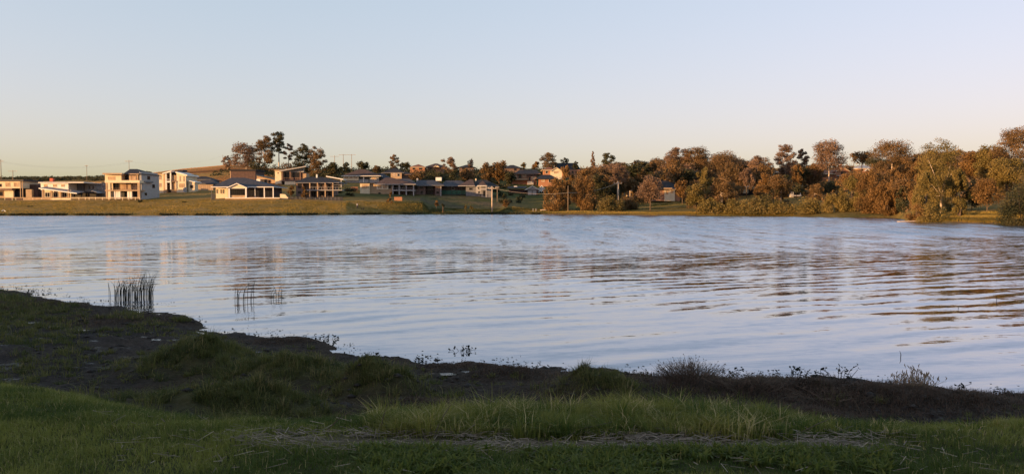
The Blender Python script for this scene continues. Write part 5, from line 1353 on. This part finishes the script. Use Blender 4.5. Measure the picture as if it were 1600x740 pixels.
# brown matted weeds on the low banks beside the water
def weeds():
    Ps, hs, ts = [], [], []
    for i, (mx, my, rx, ry, mh) in enumerate(MOUNDS[5:]):
        g = np.random.default_rng(80+i)
        n = int(min(6500, 7000*rx*ry))
        v = g.normal(size=(n, 2))*.6
        X, Y = xpix(mx, my)+v[:, 0]*rx, my+v[:, 1]*ry
        px = 800+1200*X/Y
        ok = H(X, Y) > -.01
        X, Y = X[ok], Y[ok]
        cl = fbm(X*3+i, Y*3, 3)
        z = np.maximum(H(X, Y), 0)
        Ps.append(np.stack([X, Y, z-.005], 1)); hs.append(.03+.07*cl+.03*g.random(len(X)))
        hs[-1] = hs[-1]*np.clip(z/.09, .3, 1)*(.6 if i < 2 else 1); ts.append(np.clip(cl*.8+.4*(g.random(len(X))-.5), 0, 1))
    P, h, t = np.concatenate(Ps), np.concatenate(hs), np.concatenate(ts)
    X, Y, px, g = scatter(48000, 760, 1720, 7.0, 12.4, 27)     # the long dark bank on the right
    w, e = np.interp(px, NWP, NWZ), np.interp(px, LEP, LEY)
    cl = fbm(X*1.4, Y*1.8, 4)
    k = ss(Y, e+.3, e+.9)*(1-ss(Y, w-.35, w+.05))*ss(px, 760, 1000)
    keep = g.random(len(X)) < k*np.clip((cl-.25)*3, 0, 1)
    X, Y, cl = X[keep], Y[keep], cl[keep]
    P = np.concatenate([P, np.stack([X, Y, H(X, Y)-.005], 1)]); h = np.concatenate([h, .03+.09*cl]); t = np.concatenate([t, np.clip(cl*.8+.4*(g.random(len(X))-.5), 0, 1)])
    tag(grass_obj('matted_weeds', P, h, .009+0*h, t, 'matw', 28, 1.3, .9), 'brown matted dead weeds on the low banks by the water', None, None, 'stuff')
weeds()
# straw lying in the mown strip
def straws():
    X, Y, px, g = scatter(15000, 150, 1560, 4.7, 6.5, 29)
    st = np.exp(-((Y-5.5-.12*(fbm(X*1.2, Y*1.2, 2)-.5))/.21)**2)*ss(px, 280, 600)*(1-ss(px, 1200, 1480))+.03
    keep = g.random(len(X)) < st*np.clip((fbm(X*1.6, Y*4, 3)-.25)*3.2, .1, 1)
    X, Y = X[keep], Y[keep]; n = len(X)
    az = g.normal(0, .75, n); L = .05+.16*g.random(n)**2
    d = np.stack([np.cos(az), np.sin(az), .18*g.normal(size=n)], 1)
    P = np.stack([X, Y, H(X, Y)+.018+.025*g.random(n)], 1)
    w = np.stack([-np.sin(az), np.cos(az), 0*az+.3], 1)*.0028
    a, b = P-d*L[:, None]/2, P+d*L[:, None]/2
    V = np.stack([a-w, a+w, b+w, b-w], 1).reshape(-1, 3)
    V[:, 2] = np.maximum(V[:, 2], H(V[:, 0], V[:, 1])+.006)
    tag(np_mesh('straw', V, quads=np.arange(4*n).reshape(-1, 4), mat=M['straw'], attrs=dict(tint=np.repeat(g.random(n), 4))), 'dry grey straw left lying along the mown strip', None, None, 'stuff')
straws()
def clods():
    X, Y, px, g = scatter(5200, -60, 1680, 7.2, 20, 37)
    w, e = np.interp(px, NWP, NWZ), np.interp(px, LEP, LEY)
    keep = g.random(len(X)) < ss(Y, e+.6, e+1.4)*(1-ss(Y, w-.3, w+.2))*np.clip((fbm(X*1.3+50, Y*1.3, 3)-.3)*4, .05, 1)
    X, Y = X[keep], Y[keep]; n = len(X)
    r = .018+.05*g.random(n)**3
    base = np.array([[1,0,0],[0,1,0],[-1,0,0],[0,-1,0],[0,0,.75],[0,0,-.5]], float)
    V = base[None]*(r[:, None, None]*(.6+.8*g.random((n, 6, 1))))*np.array([1.25, 1, .8])+np.stack([X, Y, H(X, Y)+.004], 1)[:, None]
    F = np.array([[0,1,4],[1,2,4],[2,3,4],[3,0,4],[1,0,5],[2,1,5],[3,2,5],[0,3,5]])
    T = (np.arange(n)[:, None, None]*6+F[None]).reshape(-1, 3)
    tag(np_mesh('mud_clods', V.reshape(-1, 3), tris=T, mat=M['clod'], smooth=True), 'dark clods of mud and root scattered over the wet bank', None, None, 'stuff')
M['clod'] = mat_plain('dark_clod', (.026,.021,.019), .8, .4, 9)
clods()
def broadleaf():
    X, Y, px, g = scatter(2600, 560, 1400, 4.3, 5.3, 35)
    keep = g.random(len(X)) < np.clip((fbm(X*1.8+40, Y*2, 3)-.36)*4, 0, 1)
    tx, ty = X[keep], Y[keep]
    ti, X, Y, az, q_ = tufts(tx, ty, 9, np.full(len(tx), .02), g)
    n = len(X)
    tag(grass_obj('broadleaf_weeds', np.stack([X, Y, H(X, Y)], 1), .05+.05*g.random(n), .016+.012*g.random(n), np.clip(.30*g.random(n), 0, .3), 'grass', 36, 1.1, .8, az=az), 'broad leaved green weeds in the lawn below the straw', None, None, 'stuff')
broadleaf()
STALKS = [(505,648,.30,38,'dry bent stalk sticking out of the left end of the long grass'), (592,640,.24,75,'short pale stalk standing at the start of the long grass'), (885,668,.36,12,'pale stalk lying along the front of the long grass'),
          (1360,640,.42,120,'long grey stalk leaning over the dark bank near the seed grass'), (1250,690,.30,25,'dry stalk lying at the far end of the straw strip'), (680,668,.26,62,'pale stalk leaning in the middle of the long grass')]
for i, (px, py, L, ang, lab) in enumerate(STALKS):
    Y = 5.75 if py > 630 and px < 1300 else 6.3
    x = xpix(px, Y); a = R(ang)
    z = Hs(x, Y)+.01
    o = MB().tube([(0,0,0), (math.cos(a)*L*.5, -.03, math.sin(a)*L*.45+.03), (math.cos(a)*L, -.02, math.sin(a)*L*.8+.04)], [.004,.0035,.0015], 5).build('dry_stalk', M['straw'], None, loc=(x, Y, z))
    tag(o, lab, 'stalk', 'dry stalks on the bank')

# reeds standing in the water: each reed is a part of its clump
def reed_clump(label, pa, pb, py, n, h0, h1, seed, spread=.35, tilt=.1):
    g = np.random.default_rng(seed)
    Y = EYE/((py-322)/F)
    xa, xb = xpix(pa, Y), xpix(pb, Y)
    r = empty('reed_clump', ((xa+xb)/2, Y, 0), label, 'reeds', 'reed clumps standing in the lake')
    for k in range(n):
        x = (xb-xa)*((k+g.random())/n-.5)
        y = g.normal()*spread
        h = (h0+(h1-h0)*g.random())*(.8+.35*(x/(xb-xa)+.5))
        dx, dy = tilt*h*(g.normal()*.6+.5), .12*h*g.normal()
        b = .18*h*g.normal()
        MB().tube([(x,y,-.25), (x+dx*.3,y+dy*.3,h*.45), (x+dx+b*.3,y+dy,h*.8), (x+dx*1.3+b,y+dy*1.4,h)], [.0065,.0065,.0045,.0015], 4).build('reed', M['reed'], r, smooth=True)
reed_clump('dense clump of dark reeds standing in the lake near the spit', 177, 237, 467, 100, .36, .74, 3, .12)
reed_clump('thin clump of about a dozen reeds further from the bank corner', 363, 394, 472, 12, .34, .60, 4, .1, .16)
reed_clump('few faint leaning reeds right of the thin clump', 420, 438, 466, 5, .28, .46, 5, .08, .3)

# leafy water weeds on the waterline
def weed_plant(px, py, h, n, label, seed, leaf=.05, spread=.16, name='water_weed'):
    g = np.random.default_rng(seed)
    Y = EYE/((py-322)/F); x = xpix(px, Y)
    r = empty(name, (x, Y, max(Hs(x, Y), 0)), label, 'water weed', 'leafy weeds along the near waterline')
    for k in range(n):
        sx, sy = g.normal()*spread, g.normal()*spread*.5
        hh = h*(.3+.7*g.random())
        top = (sx+.05*g.normal(), sy, hh)
        st = MB().tube([(sx*.5,sy*.5,-.04), (sx*.8, sy*.8, hh*.6), top], [.005,.004,.003], 4).build('stem', M['weedleaf'], r)
        for q in range(g.integers(1, 4)):
            c = Vector(top)+Vector((g.normal()*.025, g.normal()*.02, -.02*q))
            L = leaf*(.7+.6*g.random()); a = g.random()*6.283; up = g.normal()*.5
            u = Vector((math.cos(a), math.sin(a), up)).normalized(); v = u.cross(Vector((.2, .1, 1))).normalized()
            pts = [c]+[c+u*L*(.5-.5*math.cos(t))+v*L*.42*math.sin(t) for t in (0.9, 1.7, 2.5, 3.14, 3.8, 4.6, 5.4)]
            pts = [(p.x, p.y, p.z+.004*j) for j, p in enumerate(pts)]
            MB().poly(pts, [[0,1,2,3],[0,3,4,5],[0,5,6,7]]).build('leaf', M['weedleaf'], st)
for i, (px, py, h, n, sp, lab) in enumerate([
    (1152, 591, .13, 5, .05, 'tallest single stemmed leafy weed at the waterline right of the twiggy shrub'),
    (1240, 591, .16, 12, .14, 'leafy weed with raised round leaves in the middle of the right waterline'),
    (1316, 590, .14, 12, .15, 'leafy weed with dark bunched leaves left of the pale seed grass'),
    (1268, 592, .08, 4, .06, 'small low weed between the two bunched weeds'),
    (1130, 592, .09, 7, .12, 'low sprawling weed beside the twiggy shrub'),
    (725, 550, .07, 14, .12, 'floating raft of weed out in open water'),
    (515, 530, .05, 5, .08, 'low weed trailing off the point of the brown bank'),
    (585, 559, .05, 4, .12, 'low leafy weed at the waterline behind the rounded mound'),
    (655, 565, .06, 5, .10, 'spiky weed at the waterline right of the rounded mound'),
    (865, 577, .05, 4, .10, 'low weed on the waterline left of the small dark green mound'),
    (1010, 587, .05, 6, .16, 'low tangle of weed between the small mound and the twiggy shrub'),
    (1515, 608, .06, 5, .10, 'small weed on the far right of the waterline'),
    (55, 456, .07, 10, .35, 'low floating weed off the left end of the bank')]):
    weed_plant(px, py, h, n, lab, 200+i, .045, sp)
# twiggy shrub and seed grass
def twig_bush(px, Y, n, h, w, label, name, mat, seed, heads=False):
    g = np.random.default_rng(seed)
    x = xpix(px, Y); z = Hs(x, Y)
    r = empty(name, (x, Y, z), label, 'shrub' if not heads else 'grass tuft', None)
    m, hd = MB(), MB()
    for k in range(n):
        a = g.random()*6.283; q = g.random()**.6
        hh = h*(.35+.65*g.random())*(1-.5*q)
        b = (math.cos(a)*q*w*.55, math.sin(a)*q*w*.4, -.03)
        t = (b[0]*1.5+g.normal()*.05, b[1]*1.4+g.normal()*.04, hh)
        mid = ((b[0]+t[0])/2+g.normal()*.02, (b[1]+t[1])/2, hh*.55)
        m.tube([b, mid, t], [.0032,.0026,.0012], 3)
        if g.random() < .6: m.tube([mid, (mid[0]+g.normal()*.07, mid[1]+g.normal()*.05, mid[2]+hh*.3)], [.0022,.001], 3)
        if heads or g.random() < .25:
            L = .05 if heads else .012
            hd.tube([t, (t[0]+g.normal()*.01, t[1], t[2]+L*.5), (t[0]+g.normal()*.015, t[1], t[2]+L)], [.003,.007 if heads else .008,.001], 4)
    m.build('twig', M[mat], r)['kind'] = 'stuff'
    hd.build('seed_head', M[mat], r)['kind'] = 'stuff'
M['twig'] = mat_plain('grey_brown_twig', (.10,.075,.055), .9, .25, 6)
M['seed'] = mat_plain('pale_dry_grass', (.22,.165,.11), .9, .25, 6)
twig_bush(1080, 10.5, 420, .36, .62, 'dry twiggy brown shrub at the edge of the water', 'dry_shrub', 'twig', 11)
twig_bush(1175, 10.0, 260, .20, .8, 'low spreading dry shrub right of the taller twiggy shrub', 'dry_shrub', 'twig', 13)
twig_bush(1432, 9.9, 150, .34, .34, 'pale seed grass tuft above the dark right bank', 'seed_grass', 'seed', 12, True)
twig_bush(1300, 9.6, 200, .14, .9, 'low greyish dry shrub on the dark bank left of the seed grass', 'dry_shrub', 'twig', 14)
# sticks standing in the water
for px, py, L, lab in ((1411, 560, .12, 'thin curved stick poking out of the water off the right bank'), (1560, 471, .16, 'short stick in the water among the dark reflections'), (1500, 482, .06, 'tiny stub floating in the water off the right shore')):
    Y = EYE/((py-322)/F)
    tag(MB().tube([(0,0,-.1),(.01,0,L*.5),(-.012,0,L)], [.007,.006,.003], 5).build('stick', M['weedleaf'], None, loc=(xpix(px, Y), Y, 0)), lab, 'stick', 'sticks standing in the lake')
# small puddles on the mud, dark scraps along the waterline
q = NT('puddle_water'); q.set(Base_Color=(.012,.011,.012), Roughness=.22); q.p.inputs['IOR'].default_value = 1.33; q.bump(q.noise(q.pos(), 14, 3), .01); M['puddle'] = q.m
for px, Y, rx, ry, dz in ((255, 14.3, .26, .14, .006), (46, 16.4, .16, .10, .02), (82, 15.6, .12, .07, .02), (128, 15.3, .13, .07, .02), (215, 14.9, .16, .10, .006), (690, 11.5, .22, .10, .008), (735, 11.7, .16, .08, .006)):
    x = xpix(px, Y); z = float(np.percentile(H(x+np.linspace(-rx, rx, 15), Y+np.zeros(15)), 42))
    v = []
    for k in range(48):
        a = k*math.tau/48
        q_ = .35+1.1*float(fbm(np.array([math.cos(a)*1.9+px]), np.array([math.sin(a)*1.9+Y]), 3)[0])
        v.append((math.cos(a)*rx*q_, math.sin(a)*ry*q_, 0))
    MB().poly(v, [list(range(48))]).build('puddle', M['puddle'], None, loc=(x, Y, z+dz))['kind'] = 'structure'
def scraps():
    g = np.random.default_rng(33)
    C = []
    for p in np.arange(-40, 1660, 2.0):
        Y = float(np.interp(p, NWP, NWZ))
        k = int(4.5*max(0, vnoise(np.array([p*.05]), np.array([7.7]))[0]-.2))
        C.append(np.stack([xpix(p, Y)+g.normal(size=k)*.03*Y/12, Y+.05+.22*g.normal(size=k)*Y/12, .005+.035*g.random(k)**2*Y/12], 1))
    for p in np.concatenate([g.uniform(20, 265, 55), g.uniform(490, 540, 14)]):     # bits afloat just off the bank
        Y = float(np.interp(p, NWP, NWZ))*1.01+abs(g.normal())*.05*float(np.interp(p, NWP, NWZ)); k = int(g.integers(2, 9))
        C.append(np.stack([xpix(p, Y)+g.normal(size=k)*.07, Y+g.normal(size=k)*.06, .008+.015*g.random(k)], 1))
    C = np.concatenate(C)
    V, Q = leaf_quads(C, np.full(len(C), .048), 0, 9, .7)
    cz_ = np.repeat(C[:, 2], 4); V[:, 2] = cz_+(V[:, 2]-cz_)*.4
    tag(np_mesh('shore_scraps', V, quads=Q, mat=M['weedleaf'], attrs=dict(tint=np.repeat(g.random(len(C)), 4))), 'dark scraps of weed washed up along the near waterline', None, None, 'stuff')
scraps()

# grass standing on the far bank: upright blades catch the low sun
def far_grass(name, label, n, p0, p1, fy, hgt, wid, mat, seed, keep=None):
    g = np.random.default_rng(seed)
    px = g.uniform(p0, p1, n); a, b = fy
    sh = np.interp(px, SHP, SHY)
    y0 = sh+.6 if a is None else np.full(n, a); y1 = np.full(n, b) if b > 60 else sh+b
    Y = y0+(y1-y0)*g.random(n)
    X = xpix(px, Y)
    k = np.ones(n, bool) if keep is None else keep(px, Y, sh, g)
    X, Y = X[k], Y[k]
    P = np.stack([X, Y, H(X, Y)-.05], 1)
    cl = fbm(X*.15+3, Y*.3, 3)
    t = np.clip(.2+1.1*(cl-.3)+.35*(g.random(len(X))-.5), 0, 1)
    o = grass_obj(name, P, hgt*(.5+.8*g.random(len(X)))*(.7+.6*cl), np.full(len(X), wid), t, mat, seed, .5, .5)
    tag(o, label, None, None, 'stuff')
free = lambda px, Y: np.array([not any(a-1 < p < b+1 and y > yy-3 for a, b, yy in ((0,220,243),(332,440,244),(444,540,246))) for p, y in zip(px, Y)])
far_grass('far_lawn', 'dry golden lawn between the houses and the far waterline', 60000, -40, 700, (None, 246), .22, .20, 'fargr', 51, lambda px, Y, sh, g: free(px, Y) & (g.random(len(px)) > ss(px, 590, 700)))
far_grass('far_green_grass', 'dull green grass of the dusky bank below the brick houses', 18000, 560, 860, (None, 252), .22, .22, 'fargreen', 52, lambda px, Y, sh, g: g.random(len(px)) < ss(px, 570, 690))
M['hillgr'] = mat_grass('hill_blades', (.18,.10,.045), (.30,.165,.075), (.36,.21,.10))
far_grass('hill_grass', 'dry golden grass on the open hill beside the gums', 32000, 232, 440, (292, 540), .5, .5, 'hillgr', 53)
far_grass('bank_grass', 'golden grass on the bank below the shore trees', 17000, 800, 1240, (None, 12), .28, .2, 'fargr', 54)
far_grass('slope_lawn', 'green lawn sloping down from the white house on the right', 14000, 900, 1110, (232, 290), .2, .25, 'fargreen', 56)
far_grass('point_grass', 'tall golden grass on the bank of the point', 15000, 1470, 1640, (None, 14), .55, .12, 'fargr', 55)
